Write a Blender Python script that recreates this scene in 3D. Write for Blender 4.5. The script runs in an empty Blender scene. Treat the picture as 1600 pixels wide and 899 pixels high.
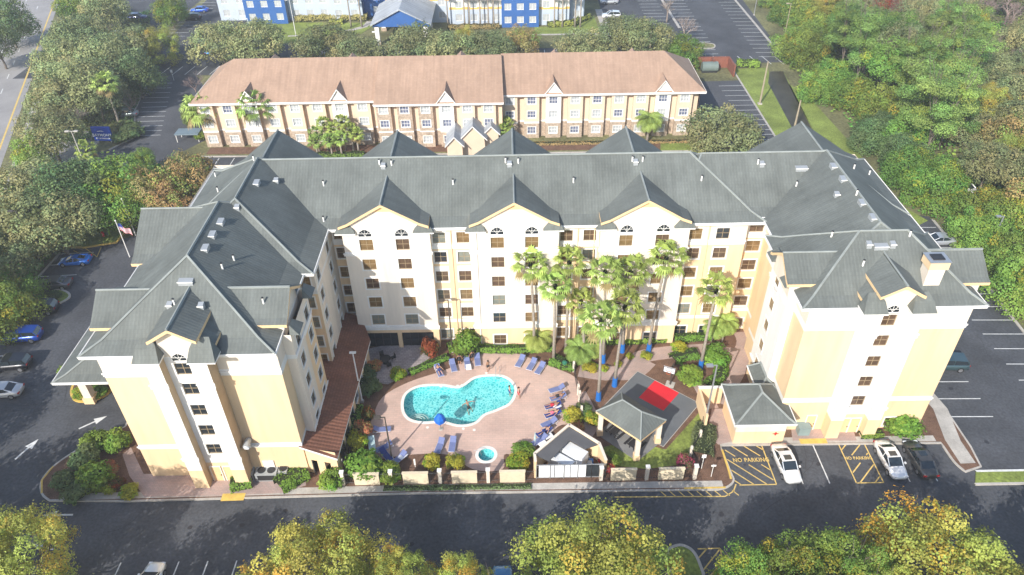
import bpy, bmesh, math, random
import numpy as np
from mathutils import Vector, Matrix
from mathutils.geometry import tessellate_polygon
from mathutils.bvhtree import BVHTree
R = math.radians
rnd = random.Random(11)
scene = bpy.context.scene
col = scene.collection
H_CAM, F_PX, PITCH, ROLL = 62.0, 1160.0, R(37.5), R(1.0)
FW = Vector((0, math.cos(PITCH), -math.sin(PITCH)))
_rt = Vector((1, 0, 0)); _up = _rt.cross(FW)
RT = _rt*math.cos(ROLL) - _up*math.sin(ROLL)
UP = _up*math.cos(ROLL) + _rt*math.sin(ROLL)
CAM = Vector((0, 0, H_CAM))
def G(px, py, z=0.0):
    "point of the place at height z seen at that spot of the photograph (used to survey the plan)"
    d = FW + RT*((px-800)/F_PX) - UP*((py-449.5)/F_PX)
    return CAM + d*((z-H_CAM)/d.z)
def ray(px, py):
    return (FW + RT*((px-800)/F_PX) - UP*((py-449.5)/F_PX)).normalized()
cd = bpy.data.cameras.new('camera'); cam = bpy.data.objects.new('camera', cd); col.objects.link(cam)
cam.matrix_world = Matrix(((RT.x, UP.x, -FW.x, 0), (RT.y, UP.y, -FW.y, 0), (RT.z, UP.z, -FW.z, H_CAM), (0, 0, 0, 1)))
cd.sensor_width = 36; cd.lens = 36*F_PX/1600; cd.clip_end = 3000; cd.clip_start = 1
scene.camera = cam
# ---------------------------------------------------------------- light
SUN_AZ, SUN_EL = R(29.6), R(33)          # shadows run to +Y and a little to +X
sd = bpy.data.lights.new('sun', 'SUN'); sd.energy = 3.8; sd.angle = R(0.5); sd.color = (1, .955, .88)
so = bpy.data.objects.new('sun', sd); col.objects.link(so)
td = Vector((math.sin(SUN_AZ)*math.cos(SUN_EL), math.cos(SUN_AZ)*math.cos(SUN_EL), -math.sin(SUN_EL)))
so.rotation_euler = td.to_track_quat('-Z', 'Y').to_euler(); so.location = (-60, -100, 120)
w = bpy.data.worlds.new('World'); scene.world = w; w.use_nodes = True
nt = w.node_tree; bg = nt.nodes['Background']; sky = nt.nodes.new('ShaderNodeTexSky')
sky.sky_type = 'NISHITA'; sky.sun_disc = False; sky.sun_elevation = SUN_EL; sky.sun_rotation = SUN_AZ + math.pi
nt.links.new(sky.outputs[0], bg.inputs[0]); bg.inputs[1].default_value = 0.15
scene.view_settings.view_transform = 'Standard'; scene.view_settings.look = 'None'
scene.view_settings.exposure = 0.74; scene.view_settings.gamma = 1
scene.render.engine = 'CYCLES'
scene.cycles.max_bounces = 6; scene.cycles.transparent_max_bounces = 6
# ---------------------------------------------------------------- materials
MATS = {}
def M(name, c, rough=.8, var=.12, scale=.6, bump=0.0, bscale=8, metal=0.0, spec=.35, fine=.0, streak=0):
    if name in MATS: return MATS[name]
    m = bpy.data.materials.new(name); m.use_nodes = True; MATS[name] = m
    t = m.node_tree; N = t.nodes; L = t.links; b = N['Principled BSDF']
    b.inputs['Roughness'].default_value = rough; b.inputs['Metallic'].default_value = metal
    b.inputs['Specular IOR Level'].default_value = spec
    tc = N.new('ShaderNodeTexCoord'); n = N.new('ShaderNodeTexNoise'); n.inputs['Scale'].default_value = scale
    n.inputs['Detail'].default_value = 6; n.inputs['Roughness'].default_value = .62
    if streak:
        mp = N.new('ShaderNodeMapping'); mp.inputs['Scale'].default_value = (1, 1, streak); L.new(tc.outputs['Object'], mp.inputs[0]); L.new(mp.outputs[0], n.inputs['Vector'])
    else: L.new(tc.outputs['Object'], n.inputs['Vector'])
    r = N.new('ShaderNodeMapRange'); r.inputs[1].default_value = .3; r.inputs[2].default_value = .7
    r.inputs[3].default_value = 1-var; r.inputs[4].default_value = 1+var
    L.new(n.outputs['Fac'], r.inputs[0])
    mx = N.new('ShaderNodeMix'); mx.data_type = 'RGBA'; mx.blend_type = 'MULTIPLY'; mx.inputs[0].default_value = 1
    mx.inputs[6].default_value = (*c, 1); L.new(r.outputs[0], mx.inputs[7])
    out = mx.outputs[2]
    if fine:
        n2 = N.new('ShaderNodeTexNoise'); n2.inputs['Scale'].default_value = bscale; n2.inputs['Detail'].default_value = 3
        L.new(tc.outputs['Object'], n2.inputs['Vector'])
        r2 = N.new('ShaderNodeMapRange'); r2.inputs[1].default_value = .3; r2.inputs[2].default_value = .7
        r2.inputs[3].default_value = 1-fine; r2.inputs[4].default_value = 1+fine
        L.new(n2.outputs['Fac'], r2.inputs[0])
        m2 = N.new('ShaderNodeMix'); m2.data_type = 'RGBA'; m2.blend_type = 'MULTIPLY'; m2.inputs[0].default_value = 1
        L.new(out, m2.inputs[6]); L.new(r2.outputs[0], m2.inputs[7]); out = m2.outputs[2]
    L.new(out, b.inputs['Base Color'])
    if bump:
        n3 = N.new('ShaderNodeTexNoise'); n3.inputs['Scale'].default_value = bscale
        L.new(tc.outputs['Object'], n3.inputs['Vector'])
        bp = N.new('ShaderNodeBump'); bp.inputs['Strength'].default_value = bump; bp.inputs['Distance'].default_value = .05
        L.new(n3.outputs['Fac'], bp.inputs['Height']); L.new(bp.outputs[0], b.inputs['Normal'])
    return m
def roofmat(name, c, tw, th, bump, var=.2, mortar=.75, bc=.1):
    m = M(name, c, rough=.75, var=var, scale=.25, spec=.25)
    t = m.node_tree; N = t.nodes; L = t.links; b = N['Principled BSDF']
    old = b.inputs['Base Color'].links[0].from_socket
    uv = N.new('ShaderNodeUVMap'); uv.uv_map = 'UVMap'
    br = N.new('ShaderNodeTexBrick'); br.inputs['Scale'].default_value = 1
    br.inputs['Brick Width'].default_value = tw; br.inputs['Row Height'].default_value = th
    br.inputs['Mortar Size'].default_value = .035; br.inputs['Mortar Smooth'].default_value = .4
    br.inputs['Color1'].default_value = (1+bc, 1+bc, 1+bc, 1); br.inputs['Color2'].default_value = (1-bc, 1-bc, 1-bc, 1)
    br.inputs['Mortar'].default_value = (mortar, mortar, mortar, 1)
    L.new(uv.outputs[0], br.inputs['Vector'])
    mx = N.new('ShaderNodeMix'); mx.data_type = 'RGBA'; mx.blend_type = 'MULTIPLY'; mx.inputs[0].default_value = 1
    L.new(old, mx.inputs[6]); L.new(br.outputs['Color'], mx.inputs[7])
    # streaks running down the slope (weathering)
    mp = N.new('ShaderNodeMapping'); mp.inputs['Scale'].default_value = (1.6, .12, 1)
    L.new(uv.outputs[0], mp.inputs[0])
    st = N.new('ShaderNodeTexNoise'); st.inputs['Scale'].default_value = 1; st.inputs['Detail'].default_value = 5
    L.new(mp.outputs[0], st.inputs['Vector'])
    rr = N.new('ShaderNodeMapRange'); rr.inputs[1].default_value = .3; rr.inputs[2].default_value = .7
    rr.inputs[3].default_value = .91; rr.inputs[4].default_value = 1.09; L.new(st.outputs['Fac'], rr.inputs[0])
    m3 = N.new('ShaderNodeMix'); m3.data_type = 'RGBA'; m3.blend_type = 'MULTIPLY'; m3.inputs[0].default_value = 1
    L.new(mx.outputs[2], m3.inputs[6]); L.new(rr.outputs[0], m3.inputs[7])
    L.new(m3.outputs[2], b.inputs['Base Color'])
    bp = N.new('ShaderNodeBump'); bp.inputs['Strength'].default_value = bump; bp.inputs['Distance'].default_value = .06
    wv = N.new('ShaderNodeTexWave'); wv.inputs['Scale'].default_value = .314/tw; wv.wave_profile = 'SIN'
    L.new(uv.outputs[0], wv.inputs['Vector'])
    L.new(wv.outputs['Fac'], bp.inputs['Height']); L.new(bp.outputs[0], b.inputs['Normal'])
    return m
def pavermat(name, c1, c2, mort, tw, th, var=.15):
    m = M(name, (1, 1, 1), rough=.85, var=var, scale=.35)
    t = m.node_tree; N = t.nodes; L = t.links; b = N['Principled BSDF']
    mx = [n for n in N if n.bl_idname == 'ShaderNodeMix'][0]
    tc = [n for n in N if n.bl_idname == 'ShaderNodeTexCoord'][0]
    br = N.new('ShaderNodeTexBrick'); br.inputs['Scale'].default_value = 1
    br.inputs['Brick Width'].default_value = tw; br.inputs['Row Height'].default_value = th
    br.inputs['Mortar Size'].default_value = .02
    br.inputs['Color1'].default_value = (*c1, 1); br.inputs['Color2'].default_value = (*c2, 1); br.inputs['Mortar'].default_value = (*mort, 1)
    L.new(tc.outputs['Object'], br.inputs['Vector']); L.new(br.outputs['Color'], mx.inputs[6])
    return m
def leafmat(name, c, hue=.02, val=.25, trans=.3):
    m = bpy.data.materials.new(name); m.use_nodes = True; MATS[name] = m
    t = m.node_tree; N = t.nodes; L = t.links; b = N['Principled BSDF']
    at = N.new('ShaderNodeAttribute'); at.attribute_name = 'tint'
    oi = N.new('ShaderNodeObjectInfo')
    hs = N.new('ShaderNodeHueSaturation'); hs.inputs['Color'].default_value = (*c, 1)
    r1 = N.new('ShaderNodeMapRange'); r1.inputs[3].default_value = .5-hue; r1.inputs[4].default_value = .5+hue
    L.new(oi.outputs['Random'], r1.inputs[0]); L.new(r1.outputs[0], hs.inputs['Hue'])
    mm = N.new('ShaderNodeMath'); mm.operation = 'MULTIPLY'; mm.inputs[1].default_value = 7.31
    fr = N.new('ShaderNodeMath'); fr.operation = 'FRACT'; L.new(oi.outputs['Random'], mm.inputs[0]); L.new(mm.outputs[0], fr.inputs[0])
    r2 = N.new('ShaderNodeMapRange'); r2.inputs[3].default_value = 1-val; r2.inputs[4].default_value = 1+val
    L.new(fr.outputs[0], r2.inputs[0]); L.new(r2.outputs[0], hs.inputs['Value'])
    mx = N.new('ShaderNodeMix'); mx.data_type = 'RGBA'; mx.blend_type = 'MULTIPLY'; mx.inputs[0].default_value = 1
    L.new(hs.outputs[0], mx.inputs[6]); L.new(at.outputs['Color'], mx.inputs[7])
    L.new(mx.outputs[2], b.inputs['Base Color']); b.inputs['Roughness'].default_value = .6
    b.inputs['Specular IOR Level'].default_value = .25
    tr = N.new('ShaderNodeBsdfTranslucent'); L.new(mx.outputs[2], tr.inputs[0])
    ms = N.new('ShaderNodeMixShader'); ms.inputs[0].default_value = trans
    L.new(b.outputs[0], ms.inputs[1]); L.new(tr.outputs[0], ms.inputs[2])
    L.new(ms.outputs[0], N['Material Output'].inputs[0])
    return m
CREAM = M('cream_stucco', (.72, .635, .53), var=.09, scale=1.1, streak=.12, bump=.15, bscale=25)
WHITE = M('white_trim', (.77, .75, .71), var=.06, scale=1.3, streak=.15)
PEACH = M('peach_stucco', (.76, .56, .34), var=.09, scale=1.1, streak=.12, bump=.15, bscale=25)
FASC = M('apricot_fascia', (.76, .52, .28), var=.05)
ROOF = roofmat('slate_green_tile', (.132, .143, .132), .34, .38, .2, mortar=.93, bc=.05)
RUST = roofmat('rust_shingle', (.20, .09, .058), .45, .3, .5)
TANROOF = roofmat('tan_shingle', (.36, .24, .17), .6, .4, .15, var=.1, mortar=.94, bc=.05)
GREYROOF = roofmat('grey_metal_roof', (.36, .38, .40), .5, 9, .4)
TRIMG = M('vent_metal', (.40, .42, .43), rough=.45, var=.08, metal=.3)
DARK = M('dark_metal', (.025, .025, .028), rough=.5)
GLASSD = M('dark_window_glass', (.025, .03, .035), rough=.12, spec=.7)
BL_TAN = M('tan_blind_behind_glass', (.20, .13, .06), rough=.16, var=.4, scale=.9, spec=.6)
BL_BRN = M('brown_blind_behind_glass', (.11, .07, .045), rough=.16, var=.45, scale=.9, spec=.6)
BL_GRY = M('grey_blind_behind_glass', (.20, .21, .18), rough=.22, var=.3, scale=.9, spec=.6)
BL_TEA = M('teal_curtain_behind_glass', (.02, .17, .18), rough=.2, var=.3, scale=.9, spec=.6)
BL_WHT = M('white_blind_behind_glass', (.44, .46, .47), rough=.25, var=.15, scale=1.3, spec=.5)
ASPH = M('asphalt', (.068, .071, .079), rough=.9, var=.34, scale=.16, fine=.22, bscale=3.5, bump=.2)
ASPH2 = M('worn_asphalt', (.075, .077, .084), rough=.9, var=.25, scale=.15, fine=.2, bscale=3)
ROADM = M('pale_road_asphalt', (.29, .275, .265), rough=.9, var=.16, scale=.12, fine=.1, bscale=4)
CONC = M('concrete', (.42, .39, .35), rough=.9, var=.18, scale=.7, fine=.1, bscale=6)
KYEL = M('yellow_kerb_paint', (.62, .42, .10), rough=.8, var=.2, scale=1.2)
LINEW = M('white_line_paint', (.62, .62, .60), rough=.8, var=.18, scale=2)
LINEY = M('yellow_line_paint', (.62, .44, .14), rough=.8, var=.2, scale=2)
GRASS = M('lawn_grass', (.19, .235, .05), rough=.95, var=.35, scale=.25, fine=.3, bscale=4, bump=.4)
EARTH = M('earth_and_leaf_litter', (.15, .145, .065), rough=.95, var=.45, scale=.16, fine=.35, bscale=2, bump=.4)
MULCH = M('brown_mulch', (.15, .085, .055), rough=.95, var=.3, scale=1, fine=.35, bscale=9, bump=.5)
REDM = M('red_mulch', (.26, .085, .05), rough=.95, var=.3, scale=1, fine=.35, bscale=9, bump=.5)
DECK = pavermat('pink_pool_deck', (.56, .39, .32), (.50, .36, .30), (.46, .33, .28), .6, .3, .14)
PAVE = pavermat('pink_walk_pavers', (.44, .31, .27), (.38, .29, .26), (.32, .25, .22), .4, .2, .2)
PAVG = pavermat('grey_terrace_pavers', (.30, .26, .26), (.40, .35, .34), (.2, .18, .18), .45, .3, .2)
BARK = M('grey_bark', (.16, .13, .105), rough=.95, var=.3, scale=2, bump=.6)
PBARK = M('palm_bark', (.30, .26, .215), rough=.95, var=.2, scale=3, bump=.5)
BLUEP = M('blue_paint', (.02, .14, .45), rough=.5)
STEEL = M('galvanised_steel', (.45, .46, .47), rough=.4, metal=.6)
WOODP = M('weathered_pole_wood', (.34, .28, .20), rough=.9)
BRONZE = M('dark_bronze_pole', (.07, .06, .05), rough=.5)
# ---------------------------------------------------------------- mesh builder
class MB:
    def __init__(s): s.v = []; s.f = []; s.m = []; s.mats = []
    def mi(s, m):
        if m not in s.mats: s.mats.append(m)
        return s.mats.index(m)
    def face(s, pts, m):
        n = len(s.v); s.v += [tuple(p) for p in pts]; s.f.append(tuple(range(n, n+len(pts)))); s.m.append(s.mi(m))
    def mesh(s, pts, faces, m):
        n = len(s.v); s.v += [tuple(p) for p in pts]; k = s.mi(m)
        for f in faces: s.f.append(tuple(n+i for i in f)); s.m.append(k)
    def box(s, x0, x1, y0, y1, z0, z1, m, T=None):
        p = [Vector((x, y, z)) for z in (z0, z1) for x, y in ((x0, y0), (x1, y0), (x1, y1), (x0, y1))]
        if T: p = [T @ q for q in p]
        s.mesh(p, [(3, 2, 1, 0), (4, 5, 6, 7), (0, 1, 5, 4), (1, 2, 6, 5), (2, 3, 7, 6), (3, 0, 4, 7)], m)
    def prism(s, poly, z0, z1, m, side=None, bottom=False):
        n = len(poly); P = [(p[0], p[1]) for p in poly]
        a = sum(P[i][0]*P[(i+1) % n][1]-P[(i+1) % n][0]*P[i][1] for i in range(n))
        if a < 0: P.reverse()
        tri = tessellate_polygon([[Vector((x, y, 0)) for x, y in P]])
        s.mesh([(x, y, z1) for x, y in P], [up(t, P) for t in tri], m)
        if bottom: s.mesh([(x, y, z0) for x, y in P], [up(t, P)[::-1] for t in tri], side or m)
        for i in range(n):
            x, y = P[i]; X, Y = P[(i+1) % n]
            s.face([(x, y, z0), (X, Y, z0), (X, Y, z1), (x, y, z1)], side or m)
    def tube(s, pts, rad, m, n=8, cap=True):
        pts = [Vector(p) for p in pts]
        if not isinstance(rad, (list, tuple)): rad = [rad]*len(pts)
        V = []; F = []
        for i, p in enumerate(pts):
            d = (pts[min(i+1, len(pts)-1)]-pts[max(i-1, 0)]).normalized()
            a = Vector((0, 0, 1)) if abs(d.z) < .9 else Vector((1, 0, 0))
            u = d.cross(a).normalized(); v = d.cross(u)
            for k in range(n):
                t = 2*math.pi*k/n; V.append(p+(u*math.cos(t)+v*math.sin(t))*rad[i])
        for i in range(len(pts)-1):
            for k in range(n): F.append((i*n+k, i*n+(k+1) % n, (i+1)*n+(k+1) % n, (i+1)*n+k))
        if cap: F.append(tuple(range(n))[::-1]); F.append(tuple(range((len(pts)-1)*n, len(pts)*n)))
        s.mesh(V, F, m)
    def ball(s, c, r, m, nu=10, nv=7, sz=1):
        V = []; F = []; c = Vector(c)
        for j in range(nv+1):
            a = math.pi*j/nv
            for i in range(nu):
                b = 2*math.pi*i/nu; V.append(c+Vector((r*math.sin(a)*math.cos(b), r*math.sin(a)*math.sin(b), r*sz*math.cos(a))))
        for j in range(nv):
            for i in range(nu): F.append((j*nu+i, (j+1)*nu+i, (j+1)*nu+(i+1) % nu, j*nu+(i+1) % nu))
        s.mesh(V, F, m)
    def build(s, name, parent=None, smooth=False, local=False, uv=True, link=True):
        off = Vector((0, 0, 0))
        if parent and not local:
            q = parent
            while q: off += q.location; q = q.parent
        me = bpy.data.meshes.new(name)
        V = s.v if off.length == 0 else [(x-off.x, y-off.y, z-off.z) for x, y, z in s.v]
        me.from_pydata(V, [], s.f)
        for m in s.mats: me.materials.append(m)
        me.polygons.foreach_set('material_index', s.m)
        if smooth: me.polygons.foreach_set('use_smooth', [True]*len(s.f))
        if uv:
            L = me.uv_layers.new(name='UVMap').data
            for p in me.polygons:
                n = p.normal; u = Vector((-n.y, n.x, 0))
                u = u.normalized() if u.length > .02 else Vector((1, 0, 0)); v = n.cross(u)
                for li in p.loop_indices:
                    c = Vector(s.v[me.loops[li].vertex_index]); L[li].uv = (c.dot(u), c.dot(v))
        me.update()
        if not link: return me
        o = bpy.data.objects.new(name, me); col.objects.link(o)
        if parent: o.parent = parent
        return o
def up(t, P):
    a, b, c = t
    if (P[b][0]-P[a][0])*(P[c][1]-P[a][1])-(P[b][1]-P[a][1])*(P[c][0]-P[a][0]) < 0: return (a, c, b)
    return (a, b, c)
def tag(o, label=None, cat=None, group=None, kind=None):
    if label: o['label'] = label
    if cat: o['category'] = cat
    if group: o['group'] = group
    if kind: o['kind'] = kind
    return o
def empty(name, loc, label, cat, group=None, rz=0):
    o = bpy.data.objects.new(name, None); col.objects.link(o); o.location = loc; o.rotation_euler = (0, 0, rz)
    o.empty_display_size = .3
    return tag(o, label, cat, group)
def inst(me, name, parent=None, loc=(0, 0, 0), rz=0, sc=None):
    o = bpy.data.objects.new(name, me); col.objects.link(o); o.location = loc; o.rotation_euler = (0, 0, rz)
    if sc is not None: o.scale = sc if hasattr(sc, '__len__') else (sc, sc, sc)
    if parent: o.parent = parent
    return o
def copy_tree(o, parent=None):
    c = o.copy(); col.objects.link(c); c.parent = parent
    for ch in list(o.children): copy_tree(ch, c)
    return c
def sheet(name, poly, z, m, holes=(), label=None):
    loops = [[Vector((p[0], p[1], 0)) for p in poly]]+[[Vector((p[0], p[1], 0)) for p in h] for h in holes]
    P = [q for l in loops for q in l]; tri = tessellate_polygon(loops)
    b = MB(); b.mesh([(q.x, q.y, z) for q in P], [up(t, P) for t in tri], m)
    return tag(b.build(name), kind='structure')
def smoothpoly(pts, k=4, closed=True):
    n = len(pts); out = []
    for i in range(n if closed else n-1):
        p0, p1, p2, p3 = [Vector(pts[(i+j) % n][:2] if closed else pts[max(0, min(n-1, i+j))][:2]) for j in (-1, 0, 1, 2)]
        for t in range(k):
            t /= k
            out.append(.5*((2*p1)+(p2-p0)*t+(2*p0-5*p1+4*p2-p3)*t*t+(3*p1-p0-3*p2+p3)*t*t*t))
    if not closed: out.append(Vector(pts[-1][:2]))
    return out
def ribbon(b, pts, wd, z0, z1, m, closed=False, side=0):
    "raised band along a line; side shifts it to the left(+)/right(-) by that share of its width"
    P = [Vector(p[:2]) for p in pts]; n = len(P); A = []; B = []
    for i in range(n):
        a = P[(i-1) % n] if closed or i else P[0]; c = P[(i+1) % n] if closed or i < n-1 else P[-1]
        d = (c-a).normalized(); nn = Vector((-d.y, d.x))
        A.append(P[i]+nn*wd*(.5+side)); B.append(P[i]-nn*wd*(.5-side))
    for i in range(n if closed else n-1):
        j = (i+1) % n
        a, c, d, e = A[i], A[j], B[j], B[i]
        b.face([(e.x, e.y, z1), (d.x, d.y, z1), (c.x, c.y, z1), (a.x, a.y, z1)], m)
        if z1-z0 > .02:
            b.face([(a.x, a.y, z1), (c.x, c.y, z1), (c.x, c.y, z0), (a.x, a.y, z0)], m)
            b.face([(d.x, d.y, z1), (e.x, e.y, z1), (e.x, e.y, z0), (d.x, d.y, z0)], m)
def GP(*pts, z=0): return [G(x, y, z) for x, y in pts]
# ================================================================ walls, windows and roofs
def wall(b, p0, p1, z0, z1, ops, bands, reveal=.16, rm=None):
    """wall seen from the right of p0->p1; ops = [(u0,u1,z0,z1)], bands = [(z_top, material)] from the bottom"""
    p0 = Vector(p0); p1 = Vector(p1); d = p1-p0; Lg = d.length; d.normalize(); n = Vector((d.y, -d.x))
    us = sorted({0, Lg, *[o[0] for o in ops], *[o[1] for o in ops]})
    zs = sorted({z0, z1, *[o[2] for o in ops], *[o[3] for o in ops], *[t for t, _ in bands if z0 < t < z1]})
    def P(u, z, k=0): return (p0.x+d.x*u-n.x*k, p0.y+d.y*u-n.y*k, z)
    def bm(z):
        for t, m in bands:
            if z < t: return m
        return bands[-1][1]
    for a, c in zip(us, us[1:]):
        for e, f in zip(zs, zs[1:]):
            if c-a < 1e-5 or f-e < 1e-5: continue
            mu, mz = (a+c)/2, (e+f)/2
            if any(o[0] < mu < o[1] and o[2] < mz < o[3] for o in ops): continue
            b.face([P(a, e), P(c, e), P(c, f), P(a, f)], bm(mz))
    for a, c, e, f in [o[:4] for o in ops]:
        m = rm or WHITE
        b.face([P(a, e), P(a, e, reveal), P(c, e, reveal), P(c, e)][::-1], m)
        b.face([P(a, f), P(c, f), P(c, f, reveal), P(a, f, reveal)][::-1], m)
        b.face([P(a, e), P(a, f), P(a, f, reveal), P(a, e, reveal)][::-1], m)
        b.face([P(c, e), P(c, e, reveal), P(c, f, reveal), P(c, f)][::-1], m)
WIN = {}
def window_mesh(wd, ht, glass, trim=.13, nx=2, nz=2, frame=None, deep=.12, arch=False, mull=.05, tm=None):
    key = (round(wd, 2), round(ht, 2), glass.name, trim, nx, nz, arch, deep, (tm or WHITE).name)
    if key in WIN: return WIN[key]
    b = MB(); h = wd/2; fr = frame or WHITE; tm = tm or WHITE
    # local: x along wall, y = outward(-)/inward(+), z from sill
    if trim:
        t = trim
        for x0, x1, z0, z1 in ((-h-t, h+t, -t, 0), (-h-t, h+t, ht, ht+t)) if not arch else ((-h-t, h+t, -t, 0),):
            b.box(x0, x1, -.045, .02, z0, z1, tm)
        for x0, x1 in ((-h-t, -h), (h, h+t)): b.box(x0, x1, -.045, .02, 0, ht if not arch else ht*.45, tm)
    if not arch:
        b.box(-h, h, deep, deep+.03, 0, ht, glass)
        for x0, x1, z0, z1 in ((-h, -h+mull, 0, ht), (h-mull, h, 0, ht), (-h+mull, h-mull, 0, mull), (-h+mull, h-mull, ht-mull, ht)):
            b.box(x0, x1, deep-.05, deep-.002, z0, z1, fr)
        for i in range(1, nx): b.box(-h+wd*i/nx-mull/2, -h+wd*i/nx+mull/2, deep-.03, deep-.003, mull, ht-mull, fr)
        for i in range(1, nz): b.box(-h+mull, h-mull, deep-.025, deep-.004, ht*i/nz-mull/2, ht*i/nz+mull/2, fr)
    else:
        poly = [(-h, 0), (h, 0), (h, ht*.42), (h*.62, ht*.78), (0, ht), (-h*.62, ht*.78), (-h, ht*.42)]
        # shallow framed fanlight standing 3 cm proud of the wall
        b.mesh([(x, -.02, z) for x, z in poly], [tuple(range(7))], glass)
        n = len(poly)
        for i in range(n):
            x, z = poly[i]; X, Z = poly[(i+1) % n]
            b.tube([(x, -.03, z), (X, -.03, Z)], .055, fr, n=4)
        b.tube([(0, -.03, 0), (0, -.03, ht)], .025, fr, n=4)
        b.tube([(-h, -.03, ht*.42), (h, -.03, ht*.42)], .025, fr, n=4)
        b.tube([(0, -.03, ht*.1), (-h*.62, -.03, ht*.78)], .02, fr, n=4); b.tube([(0, -.03, ht*.1), (h*.62, -.03, ht*.78)], .02, fr, n=4)
    WIN[key] = b.build('window', link=False); return WIN[key]
def hip(b, ax, x0, x1, y0, y1, ze, zr, r0, r1, m=None, fascia=WHITE, flare=.35, drop=.28, ft=.2, soffit=True):
    """hipped solid; ridge along ax from r0 to r1 in the middle of the other direction; eaves kick out"""
    m = m or ROOF
    if ax == 'x':
        ym = (y0+y1)/2; A, B = (r0, ym), (r1, ym); E = [(x0, y0), (x1, y0), (x1, y1), (x0, y1)]; Q = [A, B, B, A]
    else:
        xm = (x0+x1)/2; A, B = (xm, r0), (xm, r1); E = [(x0, y0), (x1, y0), (x1, y1), (x0, y1)]; Q = [A, A, B, B]
    t = ft; dz = zr-ze
    def lp(a, q, t): return (a[0]+(q[0]-a[0])*t, a[1]+(q[1]-a[1])*t)
    V = [(*e, ze) for e in E]
    V += [(*lp(e, q, t), ze+dz*t*(1-flare)) for e, q in zip(E, Q)]
    V += [(*lp(e, q, t*2.2), ze+dz*t*2.2*(1-flare*.28)) for e, q in zip(E, Q)]
    V += [(*A, zr), (*B, zr)]
    V += [(*e, ze-drop) for e in E]
    F = []
    for i in range(4):
        j = (i+1) % 4
        F += [(i, j, 4+j, 4+i), (4+i, 4+j, 8+j, 8+i)]
    if ax == 'x': F += [(8, 9, 13, 12), (9, 10, 13), (10, 11, 12, 13), (11, 8, 12)]
    else: F += [(8, 9, 12), (9, 10, 13, 12), (10, 11, 13), (11, 8, 12, 13)]
    b.mesh(V, F, m)
    b.mesh(V, [(14+i, 14+(i+1) % 4, (i+1) % 4, i) for i in range(4)]+[(17, 16, 15, 14)], fascia)
    # ridge and hip caps
    cap = RIDGE if m is ROOF else m
    b.tube([Vector(V[i]) for i in (0, 1, 2, 3, 0)], .085, fascia, n=5)
    if m is ROOF:
        up_ = Vector((0, 0, .03))
        b.tube([Vector(V[12])+up_, Vector(V[13])+up_], .13, cap, n=5)
        e4 = [12, 12, 13, 13] if ax == 'y' else [12, 13, 13, 12]
        for i in range(4): b.tube([Vector(V[i])+up_, Vector(V[4+i])+up_, Vector(V[8+i])+up_, Vector(V[e4[i]])+up_], .11, cap, n=5)
def gable(b, wb, ax, c, hw, a0, a1, ze, zr, m=None, wallm=None, fascia=None, open0=True, open1=False, over=.5, th=.32, flare=.3, wz=None, cap=True):
    """gable roof shell with overhanging rakes; runs along ax from a0 (open gable) to a1; wall body wb filled under it"""
    m = m or ROOF; fascia = fascia or FASC; wallm = wallm or CREAM
    prof = [(-hw, ze), (-hw*.8, ze+(zr-ze)*.2*(1-flare)), (-hw*.55, ze+(zr-ze)*.45*(1-flare*.25)), (0, zr), (hw*.55, ze+(zr-ze)*.45*(1-flare*.25)), (hw*.8, ze+(zr-ze)*.2*(1-flare)), (hw, ze)]
    def P(s, z, a): return (c+s, a, z) if ax == 'y' else (a, c+s, z)
    n = len(prof); V = [P(s, z, a0) for s, z in prof]+[P(s, z, a1) for s, z in prof]+[P(s, z-th, a0) for s, z in prof]+[P(s, z-th, a1) for s, z in prof]
    F = [(i, i+1, n+i+1, n+i) for i in range(n-1)]
    flip = (ax == 'y')
    fl = lambda f: f[::-1]
    b.mesh(V, F, m)
    b.mesh(V, [(2*n+i, 3*n+i, 3*n+i+1, 2*n+i+1) for i in range(n-1)], fascia)
    ends = [(i, 2*n+i, 2*n+i+1, i+1) for i in range(n-1)]+[(n+i, n+i+1, 3*n+i+1, 3*n+i) for i in range(n-1)]+[(0, n, 3*n, 2*n), (n-1, 3*n-1, 4*n-1, 2*n-1)]
    b.mesh(V, ends, fascia)
    if m is ROOF and cap: b.tube([P(0, zr+.03, a0), P(0, zr+.03, a1)], .12, RIDGE, n=5)
    if wb is not None:
        sgn = 1 if a1 > a0 else -1; q0 = a0+over*sgn; wz = wz if wz is not None else ZT+.002
        pr = [(-hw+.35, wz)]+[(s*.98, z-th*.9) for s, z in prof if abs(s) < hw*.97]+[(hw-.35, wz)]
        V = [P(s, z, q0) for s, z in pr]+[P(s, z, a1) for s, z in pr]; k = len(pr)
        wb.mesh(V, [tuple(range(k)), tuple(range(2*k-1, k-1, -1))]+[(i, k+i, k+i+1, i+1) for i in range(k-1)], wallm)
def eyebrow(b, x0, x1, yf, yw, ze, zt, m=None):
    m = m or ROOF; h = min(.5, (x1-x0)*.3)
    V = [(x0, yf, ze), (x1, yf, ze), (x1, yw, ze), (x0, yw, ze), (x0+h*1.2, yw, zt), (x1-h*1.2, yw, zt), (x0, yf, ze-.15), (x1, yf, ze-.15), (x1, yw, ze-.15), (x0, yw, ze-.15),
         (x0+h*.5, yf+(yw-yf)*.5, ze+(zt-ze)*.62), (x1-h*.5, yf+(yw-yf)*.5, ze+(zt-ze)*.62)]
    b.mesh(V, [(0, 1, 11, 10), (10, 11, 5, 4), (1, 2, 5, 11), (3, 0, 10, 4)], m)
    b.mesh(V, [(6, 7, 1, 0), (7, 8, 2, 1), (9, 6, 0, 3), (9, 8, 7, 6)], WHITE)
RIDGE = M('ridge_tile', (.25, .27, .255), rough=.8, var=.15)
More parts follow.
